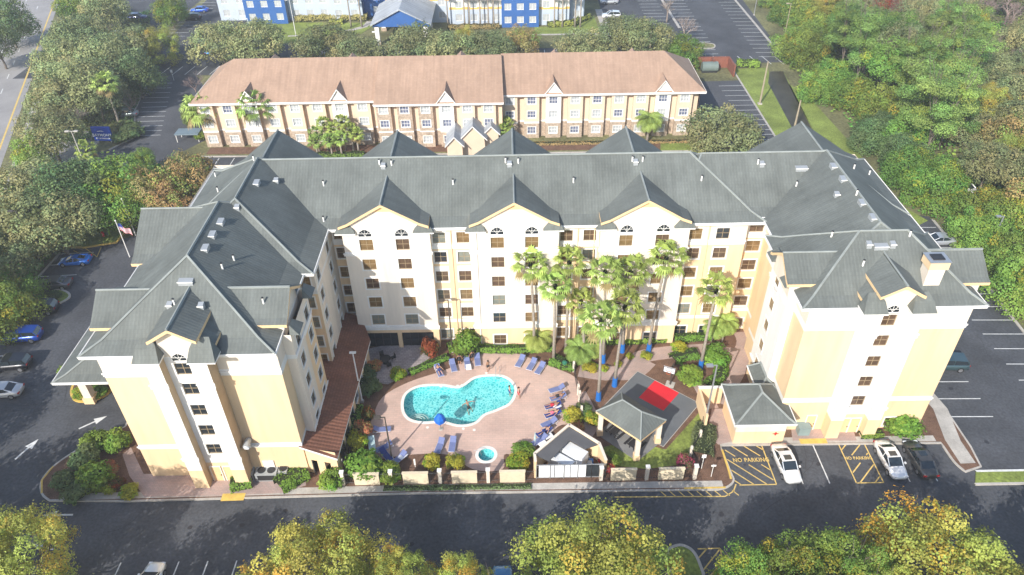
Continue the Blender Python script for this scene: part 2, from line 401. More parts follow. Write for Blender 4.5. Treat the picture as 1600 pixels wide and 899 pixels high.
# ================================================================ the hotel
hotel = empty('hotel', (3, 62, 0), 'large U-shaped six-storey cream and peach hotel with grey-green tiled roofs around the pool courtyard', 'hotel')
ZT = 17.35
B_BAY = [(3.05, PEACH), (3.75, WHITE), (14.1, CREAM), (14.6, WHITE), (99, CREAM)]
B_REC = [(3.1, PEACH), (3.6, WHITE), (14.0, PEACH), (14.75, WHITE), (99, CREAM)]
B_END = [(4.3, PEACH), (4.95, WHITE), (14.3, PEACH), (15.1, WHITE), (99, CREAM)]
B_WHT = [(2.9, PEACH), (3.5, WHITE), (99, WHITE)]
B_SIDE = [(99, M('shade_toned_side_stucco', (.50, .36, .22)))]  # white pilaster stucco with the shade of its east sides put into the colour
B_CRM = [(3.0, PEACH), (3.6, WHITE), (14.4, CREAM), (14.9, WHITE), (99, CREAM)]
rowz = [14.8, 12.13, 9.4, 6.65, 3.95]     # sills of storeys six to two
GKIND = [BL_TAN, BL_TAN, BL_BRN, BL_GRY, BL_BRN, GLASSD, BL_BRN, BL_TAN, GLASSD]
wb = MB(); rb = MB()
win_list = []
def wins(p0, p1, us, zs, wd=1.5, ht=1.48, kinds=None, arch=False):
    "opening rectangles for a wall, and the windows that fill them"
    p0v = Vector(p0); d = (Vector(p1)-p0v).normalized(); ops = []
    for z in zs:
        for u in us:
            ops.append((u-wd/2, u+wd/2, z, z+ht))
            k = rnd.choice(kinds or GKIND)
            win_list.append((p0v+d*u, math.atan2(d.y, d.x), z, wd, ht, k))
    return ops
def W(p0, p1, bands, us=(), zs=(), z0=0.0, z1=ZT, **k):
    wall(wb, p0, p1, z0, z1, wins(p0, p1, us, zs, **k) if us else [], bands)
gz = [.45]
# rear and outer sides (plain)
W((-37.6, 84.8), (-37.6, 49.6), B_END, us=[5+3.6*i for i in range(2)], zs=rowz)
# left wing end wall with its window bay between two pilasters
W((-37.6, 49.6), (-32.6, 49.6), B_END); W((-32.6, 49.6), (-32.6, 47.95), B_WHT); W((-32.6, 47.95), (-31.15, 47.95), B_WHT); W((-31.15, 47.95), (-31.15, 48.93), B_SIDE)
W((-31.15, 48.93), (-28.35, 48.93), B_WHT, us=[1.4], zs=[15.2-.05, 12.6, 9.8, 7.0, 4.25], wd=1.4, ht=1.45, kinds=[GLASSD])
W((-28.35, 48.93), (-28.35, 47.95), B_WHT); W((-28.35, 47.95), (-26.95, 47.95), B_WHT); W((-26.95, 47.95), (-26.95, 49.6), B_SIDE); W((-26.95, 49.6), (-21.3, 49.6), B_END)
# left wing, courtyard side
W((-21.3, 49.6), (-21.3, 51.6), B_END); W((-21.3, 51.6), (-20.4, 51.6), B_CRM)
W((-20.4, 51.6), (-20.4, 55.2), B_CRM, us=[1.7], zs=rowz, wd=1.25, kinds=[GLASSD, BL_BRN])
W((-20.4, 55.2), (-20.4, 58.4), B_REC, us=[1.75], zs=rowz, wd=1.25, kinds=[GLASSD, BL_BRN])
W((-20.4, 58.4), (-22.6, 58.4), B_REC); W((-22.6, 58.4), (-22.6, 62), B_REC)
W((-22.6, 62), (-20.5, 62), B_REC, us=[1.05], zs=rowz, wd=1.1, kinds=[BL_TAN, BL_GRY])
W((-20.5, 62), (-20.5, 71.2), B_CRM, us=[1.5, 6.6], zs=rowz, wd=1.25, kinds=[GLASSD, BL_BRN])
# corner, then the courtyard front with three gabled bays and two recesses
W((-20.5, 71.2), (-18.7, 71.2), B_REC, us=[.95], zs=rowz, wd=1.5, kinds=[BL_BRN, BL_TAN])
bays = [(-18.7, -9.0, -16.15, -12.1), (-4.6, 5.3, -1.55, 2.3), (9.9, 19.8, 12.8, 16.85)]
for k, (x0, x1, a, c) in enumerate(bays):
    W((x0, 71.2 if k == 0 else 70), (x0, 68.8), B_BAY)
    zs = rowz + ([] if k == 0 else gz)
    if k == 0:   # two wide dark terrace openings on the ground floor
        ops = wins((x0, 68.8), (x1, 68.8), [a-x0, c-x0], zs)
        ops += [(.7, 4.6, .05, 2.55), (5.1, 9.0, .05, 2.55)]
        wall(wb, (x0, 68.8), (x1, 68.8), 0, ZT, ops, B_BAY, rm=PEACH, reveal=.4)
    else: W((x0, 68.8), (x1, 68.8), B_BAY, us=[a-x0, c-x0], zs=zs)
    W((x1, 68.8), (x1, 70 if k < 2 else 69.9), B_BAY)
W((-9, 70), (-4.6, 70), B_REC, us=[.85, 3.55], zs=rowz+gz, wd=1.45)
W((5.3, 70), (9.9, 70), B_REC, us=[.95, 3.6], zs=rowz+gz, wd=1.45)
W((19.8, 69.9), (26.6, 69.9), B_REC, us=[1.0, 4.1], zs=rowz+gz, wd=1.5)
W((26.6, 69.9), (26.6, 71.2), B_REC)
W((26.6, 71.2), (29.2, 71.2), B_REC, us=[1.5], zs=rowz+gz, wd=1.6, kinds=[BL_TAN, BL_BRN])
# right wing, courtyard side and end wall
W((29.2, 71.2), (29.2, 67.6), B_REC); W((29.2, 67.6), (28.4, 67.6), B_REC); W((28.4, 67.6), (28.4, 63.2), B_REC)
W((28.4, 63.2), (27.5, 63.2), B_CRM); W((27.5, 63.2), (27.5, 57.6), B_WHT, us=[2.0], zs=[14.2, 11.5, 8.6, 5.75, 2.9], wd=1.2, ht=1.45, kinds=[BL_TAN])
W((27.5, 57.6), (28.3, 57.6), B_WHT); W((28.3, 57.6), (28.3, 54.4), B_END)
W((28.3, 54.4), (33.3, 54.4), B_END); W((33.3, 54.4), (33.3, 53.05), B_WHT); W((33.3, 53.05), (34.65, 53.05), B_WHT); W((34.65, 53.05), (34.65, 53.93), B_WHT)
W((34.65, 53.93), (37.2, 53.93), B_WHT, us=[1.25], zs=[15.2, 12.6, 9.85, 7.05, 4.25], wd=1.35, ht=1.42, kinds=[BL_BRN])
W((37.2, 53.93), (37.2, 53.05), B_WHT); W((37.2, 53.05), (38.55, 53.05), B_WHT); W((38.55, 53.05), (38.55, 54.4), B_WHT)
W((38.55, 54.4), (43.9, 54.4), B_END, us=[1.9], zs=[.5], wd=1.1, ht=1.25, kinds=[BL_BRN])
W((43.9, 54.4), (43.9, 84.8), B_END); W((43.9, 84.8), (-37.6, 84.8), B_END)
# horizontal cornices standing proud of the bays
def cornice(p0, p1, z, h, d, m=WHITE):
    p0 = Vector(p0); p1 = Vector(p1); e = (p1-p0).normalized(); n = Vector((e.y, -e.x))
    T = Matrix(((e.x, -n.x, 0, p0.x), (e.y, -n.y, 0, p0.y), (0, 0, 1, 0), (0, 0, 0, 1)))
    L = (p1-p0).length; wb.box(-d+.003, L+d-.003, -d, -.002, z, z+h, m, T); wb.box(-d-.05, L+d+.05, -d-.06, -d-.002, z+h-.14, z+h+.02, m, T)
for x0, x1, _, _ in bays:
    cornice((x0, 68.8), (x1, 68.8), 14.12, .4, .12); cornice((x0, 68.8), (x1, 68.8), 3.1, .55, .14)
for p0, p1 in (((-32.6, 47.95), (-31.15, 47.95)), ((-28.35, 47.95), (-26.95, 47.95)), ((33.3, 53.05), (34.65, 53.05)), ((37.2, 53.05), (38.55, 53.05))):
    cornice(p0, p1, 14.4, .55, .1); cornice(p0, p1, 4.4, .45, .1)
for p0, p1 in (((-37.6, 49.6), (-32.72, 49.6)), ((-26.8, 49.6), (-21.35, 49.6)), ((28.3, 54.4), (33.15, 54.4)), ((38.7, 54.4), (43.9, 54.4)), ((-20.4, 51.6), (-20.4, 58.4)), ((27.5, 63.2), (27.5, 57.6))):
    cornice(p0, p1, 14.45, .45, .07); cornice(p0, p1, 4.4 if p0[0] != 27.5 else 2.95, .38, .07)
for x0, x1 in ((-8.95, -4.65), (5.35, 9.85), (19.85, 26.55)): cornice((x0, 70 if x0 < 15 else 69.9), (x1, 70 if x0 < 15 else 69.9), 14.05, .5, .05)
# white spandrel panels between the recess windows
for xs, y in (((-8.15, -5.45), 70), ((6.25, 8.9), 70)):
    for x in xs:
        for z in (11.0, 5.45): wb.box(x-.85, x+.85, y-.04, y-.003, z, z+.6, WHITE)
walls = wb.build('wall', hotel); tag(walls, 'cream and peach stucco walls with white cornices')
# drainpipes on the courtyard front
for x, y in ((-6.8, 69.93), (-3.9, 68.73), (7.55, 69.93), (22.3, 69.83), (9.4, 69.93)):
    b = MB(); b.tube([(x, y, .2), (x, y, 16.9)], .07, PEACH if y > 69 else WHITE, n=6); b.build('drainpipe', hotel)
# ---- windows: the hundred nearest as parts, the few left over as one
def win_obj(p, rz, z, wd, ht, k, parent):
    me = window_mesh(wd, ht, k, trim=.16, frame=WFRAME)
    return inst(me, 'window', parent, Vector((p.x, p.y, z))-parent.location, rz)
WFRAME = M('tan_window_frame', (.33, .25, .15), rough=.6)
win_list.sort(key=lambda t: (t[0].y > 84) or (t[0].x < -37) or (t[2] < 1 and t[0].y > 69))
nobj = 0; rest = MB()
for t in win_list:
    if nobj < 98: win_obj(*t, hotel); nobj += 1
    else:
        p, rz, z, wd, ht, k = t; me = window_mesh(wd, ht, k, trim=.16, frame=WFRAME); T = Matrix.Translation((p.x, p.y, z)) @ Matrix.Rotation(rz, 4, 'Z')
        V = [T @ v.co for v in me.vertices]
        for q in me.polygons: rest.face([V[i] for i in q.vertices], me.materials[q.material_index])
tag(rest.build('window', hotel), kind='stuff')
for x, y in [(-16.15, 68.8), (-12.1, 68.8), (-1.55, 68.8), (2.3, 68.8), (12.8, 68.8), (16.85, 68.8)]:
    inst(window_mesh(1.5, 1.05, GLASSD, arch=True, frame=WHITE), 'arched_window', hotel, Vector((x, y, 16.62))-hotel.location, 0)
for x, y in [(-29.75, 48.93), (35.9, 53.93)]:
    inst(window_mesh(1.35, .95, GLASSD, arch=True, frame=WHITE), 'arched_window', hotel, Vector((x, y, 16.85))-hotel.location, 0)
# dark folding doors of the terrace opening
for x0, x1 in ((-18.0, -14.1), (-13.6, -9.7)):
    b = MB(); b.box(x0, x1, 69.15, 69.2, .05, 2.55, GLASSD)
    for i in range(5): x = x0+(x1-x0)*i/4; b.box(x-.04, x+.04, 69.1, 69.148, .05, 2.55, DARK)
    b.box(x0, x1, 69.09, 69.14, 1.25, 1.33, DARK); b.build('terrace_door', hotel)
# service doors
for x, y, z1, m in ((-30.4, 48.91, 2.3, FASC), (-29.1, 48.91, 2.3, FASC), (35.35, 53.91, 2.3, FASC), (36.45, 53.91, 2.3, FASC), (31.9, 54.38, 2.3, FASC), (-25.2, 49.58, 2.2, WHITE)):
    b = MB(); b.box(x-.48, x+.48, y-.05, y, .02, z1, m); b.box(x-.56, x-.48, y-.09, y, .02, z1+.08, WHITE); b.box(x+.48, x+.56, y-.09, y, .02, z1+.08, WHITE); b.box(x-.48, x+.48, y-.09, y, z1, z1+.08, WHITE)
    o = b.build('door', hotel); h = MB(); h.box(x+.34, x+.42, y-.12, y-.05, 1.0, 1.12, DARK); h.build('handle', o)
# ---- roofs (each block its own part)
def roofpart(fn, label=None):
    b = MB(); wbb = MB(); fn(b, wbb); o = b.build('roof', hotel)
    if label: tag(o, label)
    if wbb.v: wbb.build('gable_wall', hotel)
    roofs.append(o); return o
roofs = []
roofpart(lambda b, w_: (hip(b, 'x', -37.3, 28.3, 69.05, 83.8, 17.4, 22.35, -28.9, 20.6), hip(b, 'x', 18, 44.4, 69.95, 83.2, 17.5, 22.1, 22, 36.0)), 'long main ridge roof')
roofpart(lambda b, w_: hip(b, 'y', -37.15, -20.15, 60.9, 83.2, 17.42, 22.7, 67.2, 76.2))
roofpart(lambda b, w_: hip(b, 'y', -38.75, -21.15, 49.0, 74.4, 17.38, 23.0, 56.5, 66.1))
roofpart(lambda b, w_: hip(b, 'y', 28.0, 44.45, 56.5, 83.2, 17.46, 22.3, 61.2, 76.4))
roofpart(lambda b, w_: hip(b, 'x', 27.35, 44.9, 54.0, 66.6, 17.36, 21.9, 33.9, 38.6))
def fgable(cx, hw, ys, yw, yr, ze, zr, eyes=True, ex=None, out=-1):
    def f(b, w_):
        gable(b, w_, 'y', cx, hw, ys, yr, ze, zr, over=abs(yw-ys))
        if eyes:
            q = ex or (hw-.35)
            for s in (-1, 1):
                x0, x1 = sorted((cx+s*(q-1.25), cx+s*(q+1.05)))
                eyebrow(b, x0, x1, ys+.0, yw+.0 if yw > ys else yw, 17.3, 18.15)
    return f
for cx in (-13.95, .38, 14.8): roofpart(fgable(cx, 4.95, 68.35, 68.8, 75.8, 18.2, 20.95, ex=4.4))
for cx, zr, hw, y1 in ((-28.6, 22.0, 6.4, 85.0), (-13.9, 21.5, 6.2, 85.2), (.35, 21.5, 6.2, 85.2), (14.5, 21.5, 6.2, 85.2), (36.0, 22.0, 8.0, 84.6)):
    roofpart(lambda b, w_: gable(b, w_, 'y', cx, hw, y1, 76.4, 17.4 if hw < 7 else 17.2, zr, over=.5, wz=0))
for cx, y, zp, hh in ((-13.95, 68.79, 20.62, .75), (.38, 68.79, 20.62, .75), (14.8, 68.79, 20.62, .75), (-29.5, 48.92, 20.7, .6), (36.0, 53.92, 20.16, .6)):
    k = 1.9 if y > 60 else 1.3; b = MB(); V = [(cx-hh*k, y, zp-hh), (cx+hh*k, y, zp-hh), (cx, y, zp)]; b.mesh(V+[(a, c-.06, e) for a, c, e in V], [(3, 4, 5), (0, 1, 4, 3), (1, 2, 5, 4), (2, 0, 3, 5)], FASC); b.build('pediment_infill', hotel)
# end-wall dormers
roofpart(lambda b, w_: (gable(b, w_, 'y', -29.5, 2.15, 48.2, 55.0, 19.75, 21.05, over=.73, flare=.1), gable(b, None, 'y', -29.5, 3.2, 48.97, 55.5, 18.5, 20.98, flare=.2), [eyebrow(b, x0, x1, 47.6, 49.2, 17.75, 19.4) for x0, x1 in ((-33.3, -30.9), (-28.5, -26.0))]))
roofpart(lambda b, w_: (gable(b, w_, 'y', 36.0, 2.1, 53.2, 60.0, 19.3, 20.5, over=.73, flare=.1), gable(b, None, 'y', 36.0, 3.1, 53.97, 60.0, 18.2, 20.43, flare=.2), [eyebrow(b, x0, x1, 52.7, 54.2, 17.65, 19.1) for x0, x1 in ((32.6, 34.9), (37.1, 39.4))]))
# side gables
roofpart(lambda b, w_: gable(b, w_, 'x', 68.5, 5.5, -39.5, -31.2, 17.6, 20.9, over=.5, wz=12))
roofpart(lambda b, w_: gable(b, w_, 'x', 54.9, 3.1, -38.6, -32.5, 18.4, 20.4, over=.5, wz=12))
roofpart(lambda b, w_: gable(b, w_, 'x', 54.9, 3.1, -20.6, -26.8, 18.4, 20.4, over=.5, wz=16.5))
roofpart(lambda b, w_: gable(b, w_, 'x', 59.3, 2.8, 26.5, 33.0, 18.4, 20.2, over=.5, wz=16.5))
roofpart(lambda b, w_: gable(b, w_, 'x', 59.3, 2.9, 46.0, 39.5, 18.3, 20.2, over=.5, wz=12))
# small dark eyebrow roofs on the courtyard sides
def side_eye(x, y, s, z=18.0):
    b = MB(); V = [(x, y-.9, z-.5), (x, y+.9, z-.5), (x+s*.9, y+.9, z-.5), (x+s*.9, y-.9, z-.5), (x, y-.5, z+.35), (x, y+.5, z+.35)]
    b.mesh(V, [(3, 2, 5, 4), (2, 1, 5), (0, 3, 4)], ROOF); b.mesh(V, [(0, 1, 2, 3)], WHITE); b.build('eyebrow_roof', hotel)
side_eye(-20.4, 57.7, 1); side_eye(-20.4, 52.3, 1); side_eye(27.5, 62.4, -1); side_eye(27.5, 58.0, -1)
# ---- chimney on the right wing
b = MB(); b.box(39.2, 40.75, 55.9, 57.2, 17.0, 20.9, CREAM); b.box(39.05, 40.9, 55.75, 57.35, 20.4, 21.2, PEACH); b.box(39.0, 40.95, 55.7, 57.4, 21.2, 21.3, STEEL); b.box(39.4, 40.5, 56.1, 57.0, 21.3, 21.4, DARK)
b.build('chimney', hotel)
# ---- brown shingle veranda roof along the left wing
b = MB()
V = [(-21.6, 49.4, 4.5), (-17.75, 48.6, 3.5), (-16.95, 66.4, 3.5), (-18.5, 70.2, 4.0), (-21.6, 70.9, 4.6), (-22.7, 60, 4.8)]
b.mesh(V+[(x, y, z-.25) for x, y, z in V], [(0, 1, 2, 5), (5, 2, 3, 4)], RUST)
b.mesh(V+[(x, y, z-.25) for x, y, z in V], [(6, 7, 1, 0), (7, 8, 2, 1), (8, 9, 3, 2), (9, 10, 4, 3), (11, 8, 7, 6), (10, 9, 8, 11)], WHITE)
b.build('veranda_roof', hotel)
b = MB()
wall(b, (-21.3, 49.75), (-18.0, 49.0), 0, 4.0, [(.5, 1.15, .1, 2.2), (1.95, 2.6, .1, 2.2)], [(99, PEACH)])
wall(b, (-18.0, 49.0), (-17.4, 66.5), 0, 3.3, [(1.2+2.6*i, 3.0+2.6*i, .9, 2.4) for i in range(6)], [(99, PEACH)])
b.build('veranda_wall', hotel)
b = MB()
for i in range(6):
    y = 49.0+2.1+2.6*i; b.box(-17.86, -17.8, y-.9, y+.9, .9, 2.4, GLASSD)
b.build('veranda_glazing', hotel)
# ---- arrival porch on the car park side
b = MB(); hip(b, 'y', -50.6, -37.4, 58.6, 70.5, 4.9, 8.2, 63.2, 66); b.build('porch_roof', hotel)
for x, y in ((-48.7, 60.6), (-41.5, 60.6), (-48.7, 68.5)):
    b = MB(); b.box(x-.45, x+.45, y-.45, y+.45, .12, 4.7, CREAM); b.box(x-.6, x+.6, y-.6, y+.6, .12, 1.0, PEACH); b.box(x-.6, x+.6, y-.6, y+.6, 4.2, 4.6, WHITE); b.build('porch_pillar', hotel)
# ---- vents and pipes set on the tiles
bpy.context.view_layer.update()
vv = []; ff = []
for o in roofs:
    n = len(vv); mw = o.matrix_world if False else Matrix.Translation(hotel.location)
    vv += [mw @ v.co for v in o.data.vertices]; ff += [tuple(n+i for i in p.vertices) for p in o.data.polygons]
bvh = BVHTree.FromPolygons(vv, ff)
def onroof(px, py):
    d = ray(px, py); h = bvh.ray_cast(CAM, d); return h[0], h[1]
def mkvent(wd, dp, ht):
    b = MB(); V = [(-wd/2, -dp/2, -.25), (wd/2, -dp/2, -.25), (wd/2, dp/2, -.25), (-wd/2, dp/2, -.25), (-wd/2, -dp/2, ht*.7), (wd/2, -dp/2, ht*.7), (wd/2, dp/2, ht), (-wd/2, dp/2, ht)]
    b.mesh(V, [(4, 5, 6, 7), (0, 1, 5, 4), (1, 2, 6, 5), (2, 3, 7, 6), (3, 0, 4, 7)], TRIMG)
    b.box(-wd/2-.05, wd/2+.05, -dp/2-.06, -dp/2-.002, ht*.45, ht*.72, WHITE); return b.build('roof_vent', link=False)
vent_l = mkvent(1.35, .55, .28); vent_s = mkvent(.5, .5, .42); vent_y = mkvent(.6, .9, .28)
pb = MB(); pb.tube([(0, 0, -.2), (0, 0, .65)], .09, WHITE, n=8); pb.tube([(0, 0, .6), (0, 0, .68)], .11, DARK, n=8); pipe = pb.build('vent_pipe', link=False)
def put(me, nm, pts):
    for x, y in pts:
        p, n = onroof(x, y)
        if p: inst(me, nm, hotel, p-hotel.location, 0)
put(vent_y, 'roof_vent', [(401, 287), (345, 348), (332, 368), (321, 389), (1302, 261), (1317, 281), (1347, 318), (1364, 341)])
put(vent_l, 'roof_vent', [(291, 441), (1376, 386), (1252, 264)])
put(vent_s, 'roof_vent', [(432, 284), (371, 326), (599, 261), (796, 258), (993, 255), (266, 479), (315, 480), (1357, 384), (1394, 384), (1190, 258), (1307, 306)])
put(pipe, 'vent_pipe', [(593, 257), (612, 258), (790, 254), (988, 252), (1004, 252), (506, 290), (506, 346), (708, 288), (810, 255), (896, 285), (1096, 282), (1184, 256), (1244, 291), (337, 276), (341, 300), (333, 263), (366, 407), (1299, 370), (1348, 415), (1421, 369), (1334, 264), (1338, 305), (1358, 273), (397, 251), (412, 474), (348, 420), (273, 476)])
# ================================================================ ground, roads, kerbs, paving
POOL = smoothpoly([p for p in GP((629, 640), (633, 618), (655, 605), (690, 603), (718, 606), (741, 592), (762, 588), (785, 589), (800, 598), (806, 613), (797, 632), (775, 643), (757, 650), (742, 663), (718, 667), (690, 661), (660, 662), (638, 656))], 5)
sc = G(760, 712); SPA = [Vector((sc.x+1.02*math.cos(t), sc.y+1.02*math.sin(t))) for t in [i*math.pi/12 for i in range(24)]]
CANAL = GP((1203, 112), (1224, 112), (1236, 140), (1252, 172), (1275, 215), (1300, 262), (1275, 265), (1240, 205), (1216, 160), (1200, 130))
sheet('ground', [(-600, -100), (600, -100), (600, 800), (-600, 800)], 0, EARTH, [POOL, SPA])
HOLES = [POOL, SPA]
sheet('parking_lot', [(-67.5, 5), (-67.4, 80), (-66.8, 92), (-62, 93), (-57.5, 95.5), (-55.2, 101), (-56, 110), (-57, 121), (36, 120.3), (38, 104), (64.6, 97), (64.2, 46.5), (120, 46.5), (120, 30), (74, 30), (74, 5)], .006, ASPH, HOLES)
# -- highway at the left
def linepts(a, b, n): return [Vector(a).lerp(Vector(b), i/(n-1)) for i in range(n)]
A0, A1 = G(5, 225), G(85, 8)
dirr = (A1-A0).normalized(); nr = Vector((-dirr.y, dirr.x, 0))
E0 = A0-dirr*90; E1 = A1+dirr*120
b = MB(); RW = 20
b.face([E0-nr*.2, E1-nr*.2, E1+nr*RW, E0+nr*RW][::-1] if False else [E0-nr*1.0+Vector((0, 0, .01)), E1-nr*1.0+Vector((0, 0, .01)), E1+nr*RW+Vector((0, 0, .01)), E0+nr*RW+Vector((0, 0, .01))], ROADM)
tag(b.build('road'), kind='structure')
b = MB()
ribbon(b, [E0-nr*-.3, E1-nr*-.3], .35, .014, .016, LINEY)
ribbon(b, [E0+nr*(RW-.6), E1+nr*(RW-.6)], .2, .014, .016, LINEW)
for off in (4.2, 8, 15.5):
    t = 0
    while t < (E1-E0).length:
        p = E0+dirr*t+nr*off; ribbon(b, [p, p+dirr*3], .18, .014, .016, LINEW); t += 9
ribbon(b, [E0+nr*11.7, E1+nr*11.7], .2, .014, .016, LINEY)
tag(b.build('road_marking'), kind='structure')
b = MB(); ribbon(b, [E0-nr*3.6, E1-nr*3.6], 1.6, 0, .06, CONC); tag(b.build('pavement'), kind='structure')
# -- side street joining it, hotel drive beyond the trees
b = MB(); b.face([(*p.xy, .012) for p in GP((35, 285), (100, 275), (138, 240), (170, 205), (100, 205), (30, 235))][::-1], ROADM)
tag(b.build('side_road'), kind='structure')
sheet('drive', GP((135, 262), (235, 262), (330, 215), (322, 140), (300, 108), (232, 128), (210, 175), (212, 215), (170, 235), (140, 240)), .01, ASPH2)
sheet('parking_lot', GP((1088, 128), (1152, 126), (1172, 130), (1215, 225), (1250, 262), (1060, 262), (1090, 210)), .01, ASPH2)
sheet('parking_lot', [(-110, 160), (-110, 176), (-92, 178), (-84, 188), (-86, 260), (-60, 260), (-62, 202), (-72, 190), (-52, 178), (-30, 174.5), (24, 173), (25, 200), (25, 262), (66, 262), (63, 162), (20, 160.5)], .012, ASPH)
sheet('parking_lot', [(-112, 182), (-88, 184), (-84, 262), (-112, 262)], .010, ASPH)
sheet('parking_lot', [(100, 206), (175, 200), (190, 262), (100, 262)], .01, ASPH2)
# -- lawns
b = MB()
def lawn(pts, z=.03, m=GRASS): b.prism([(p[0], p[1]) for p in pts], 0, z, m)
lawn(GP((1144, 108), (1200, 106), (1203, 130), (1243, 206), (1300, 262), (1300, 300), (1240, 262), (1218, 225)))
lawn(GP((1224, 112), (1230, 130), (1262, 150), (1330, 225), (1405, 320), (1450, 345), (1420, 360), (1330, 262), (1276, 215)))
lawn(GP((440, 68), (392, 50), (388, 35), (590, 36), (560, 52), (545, 62)))
lawn([(-55, 122), (-30, 121.6), (36, 120.9), (34.5, 124.4), (-55, 124.6)], .06, MULCH)
lawn(GP((1032, 240), (1032, 222), (1095, 220), (1110, 240)), .07)
lawn(GP((835, 54), (938, 52), (928, 25), (895, 40), (835, 43)))
lawn(GP((560, 56), (600, 30), (570, 36)), .05)
lawn([(46.3, 46.75), (75, 46.75), (75, 48.4), (47.2, 48.4)], .12)
lawn(GP((130, 387), (182, 380), (205, 352), (185, 345), (110, 360), (96, 385)), .12)
lawn(GP((1096, 642), (1090, 690), (1076, 726), (1010, 734), (948, 728), (943, 700), (985, 690), (1040, 704)), .135)
tag(b.build('lawn'), kind='structure')
b = MB(); b.face([(*p.xy, .035) for p in CANAL][::-1], M('still_ditch_water', (.055, .048, .032), rough=.4, spec=.3, var=.4, scale=.3)); tag(b.build('canal_water'), kind='structure')
# -- hotel island: one raised slab with the pool cut out of it
ISL = smoothpoly(GP((78, 783), (66, 772), (66, 752), (84, 730), (112, 710), (150, 688), (196, 668)), 4, closed=False)+[Vector((-43.2, 62)), Vector((-43.2, 70)), Vector((-40.5, 88)), Vector((46, 88)), Vector((45.7, 62))]+[p.xy for p in GP((1475, 638), (1516, 699), (1532, 730))]+smoothpoly([p.xy for p in GP((1508, 738), (1490, 722), (1470, 693))], 4, closed=False)+[Vector((21.9, 52.4))]+smoothpoly([p.xy for p in GP((1128, 705), (1141, 738), (1146, 752), (1136, 762), (1120, 766))], 4, closed=False)+[p.xy for p in GP((640, 772), (200, 784))]
L = [[Vector((p[0], p[1], 0)) for p in l] for l in (ISL, POOL, SPA)]; P = [q for l in L for q in l]; tri = tessellate_polygon(L)
b = MB(); b.mesh([(q.x, q.y, .12) for q in P], [up(t, P) for t in tri], MULCH)
for i in range(len(ISL)):
    p, q = ISL[i], ISL[(i+1) % len(ISL)]; b.face([(p[0], p[1], 0), (p[0], p[1], .12), (q[0], q[1], .12), (q[0], q[1], 0)], CONC)
tag(b.build('terrace_ground'), kind='structure')
b = MB()
ribbon(b, [(p[0], p[1]) for p in ISL], .2, 0, .135, CONC, closed=True)
ribbon(b, [(-46, 47.15), (-10.7, 47.5), (21, 47.35)], .8, .12, .128, CONC)
ribbon(b, [(22.1, 52.9), (45, 52.8)], .8, .12, .128, CONC)
ribbon(b, [(46.9, 61), (47.6, 57), (46.8, 52.5), (46.9, 49.4)], 1.6, .12, .128, CONC)
for pts in (GP((95, 385), (130, 388), (182, 380), (205, 352)), ):
    ribbon(b, pts, .3, 0, .16, KYEL)
ribbon(b, [(46.3, 46.8), (75, 46.8)], .25, 0, .14, CONC); ribbon(b, [(47.2, 48.4), (75, 48.4)], .25, 0, .14, LINEW)
ribbon(b, [(64.7, 96), (64.4, 80), (63.9, 66), (64, 49)], .3, 0, .15, CONC)
ribbon(b, [(-67.4, 30), (-67.4, 80), (-66.8, 91)], .25, 0, .15, CONC)
ribbon(b, GP((1144, 108), (1218, 225), (1245, 262)), .3, 0, .14, CONC)
ribbon(b, GP((232, 128), (210, 175), (212, 215), (170, 235)), .25, 0, .14, CONC)
ribbon(b, [(-56.5, 121), (-30, 120.6), (36, 119.9)], .3, 0, .16, CONC)
ribbon(b, GP((1148, 0), (1180, 38), (1220, 87)), .5, 0, .14, CONC); ribbon(b, GP((1034, 0), (1062, 45)), .6, 0, .14, CONC)
ribbon(b, GP((935, 15), (948, 52)), 1.8, .02, .05, CONC); ribbon(b, GP((820, 55), (945, 53)), .9, .02, .05, CONC)
ribbon(b, GP((540, 50), (570, 42), (578, 34)), 1.6, .04, .07, CONC); ribbon(b, GP((450, 57), (475, 56)), .6, .02, .1, CONC)
# tear-drop islands
def drop(pts, m=MULCH, kerb=CONC):
    S = smoothpoly(pts, 5); b.prism([(p.x, p.y) for p in S], 0, .12, m); ribbon(b, [(p.x, p.y) for p in S], .28, 0, .15, kerb, closed=True)
drop([p for p in GP((60, 468), (88, 454), (106, 458), (108, 466), (90, 476), (68, 478))], GRASS)
drop([p for p in GP((112, 612), (120, 627), (148, 626), (172, 612), (170, 592), (125, 594))], MULCH, KYEL)
drop([p for p in GP((1048, 880), (1043, 862), (1062, 853), (1082, 862), (1094, 885), (1096, 905), (1055, 905))], GRASS)
drop([p for p in GP((1088, 68), (1112, 69), (1117, 73), (1112, 76), (1088, 75))], EARTH)
tag(b.build('kerb'), kind='structure')
b = MB()
ribbon(b, GP((1128, 704), (1138, 735), (1142, 750)), .22, .136, .14, KYEL); ribbon(b, [(17, 46.88), (21.2, 46.9)], .22, .136, .14, KYEL)
ribbon(b, [(-29.6, 46.75), (-27.3, 46.8)], .9, .13, .14, KYEL); ribbon(b, [(30.5, 52.7), (33.4, 52.7)], .7, .13, .14, KYEL)
ribbon(b, GP((66, 772), (66, 752), (84, 730)), .18, .136, .14, KYEL)
tag(b.build('kerb_paint'), kind='structure')
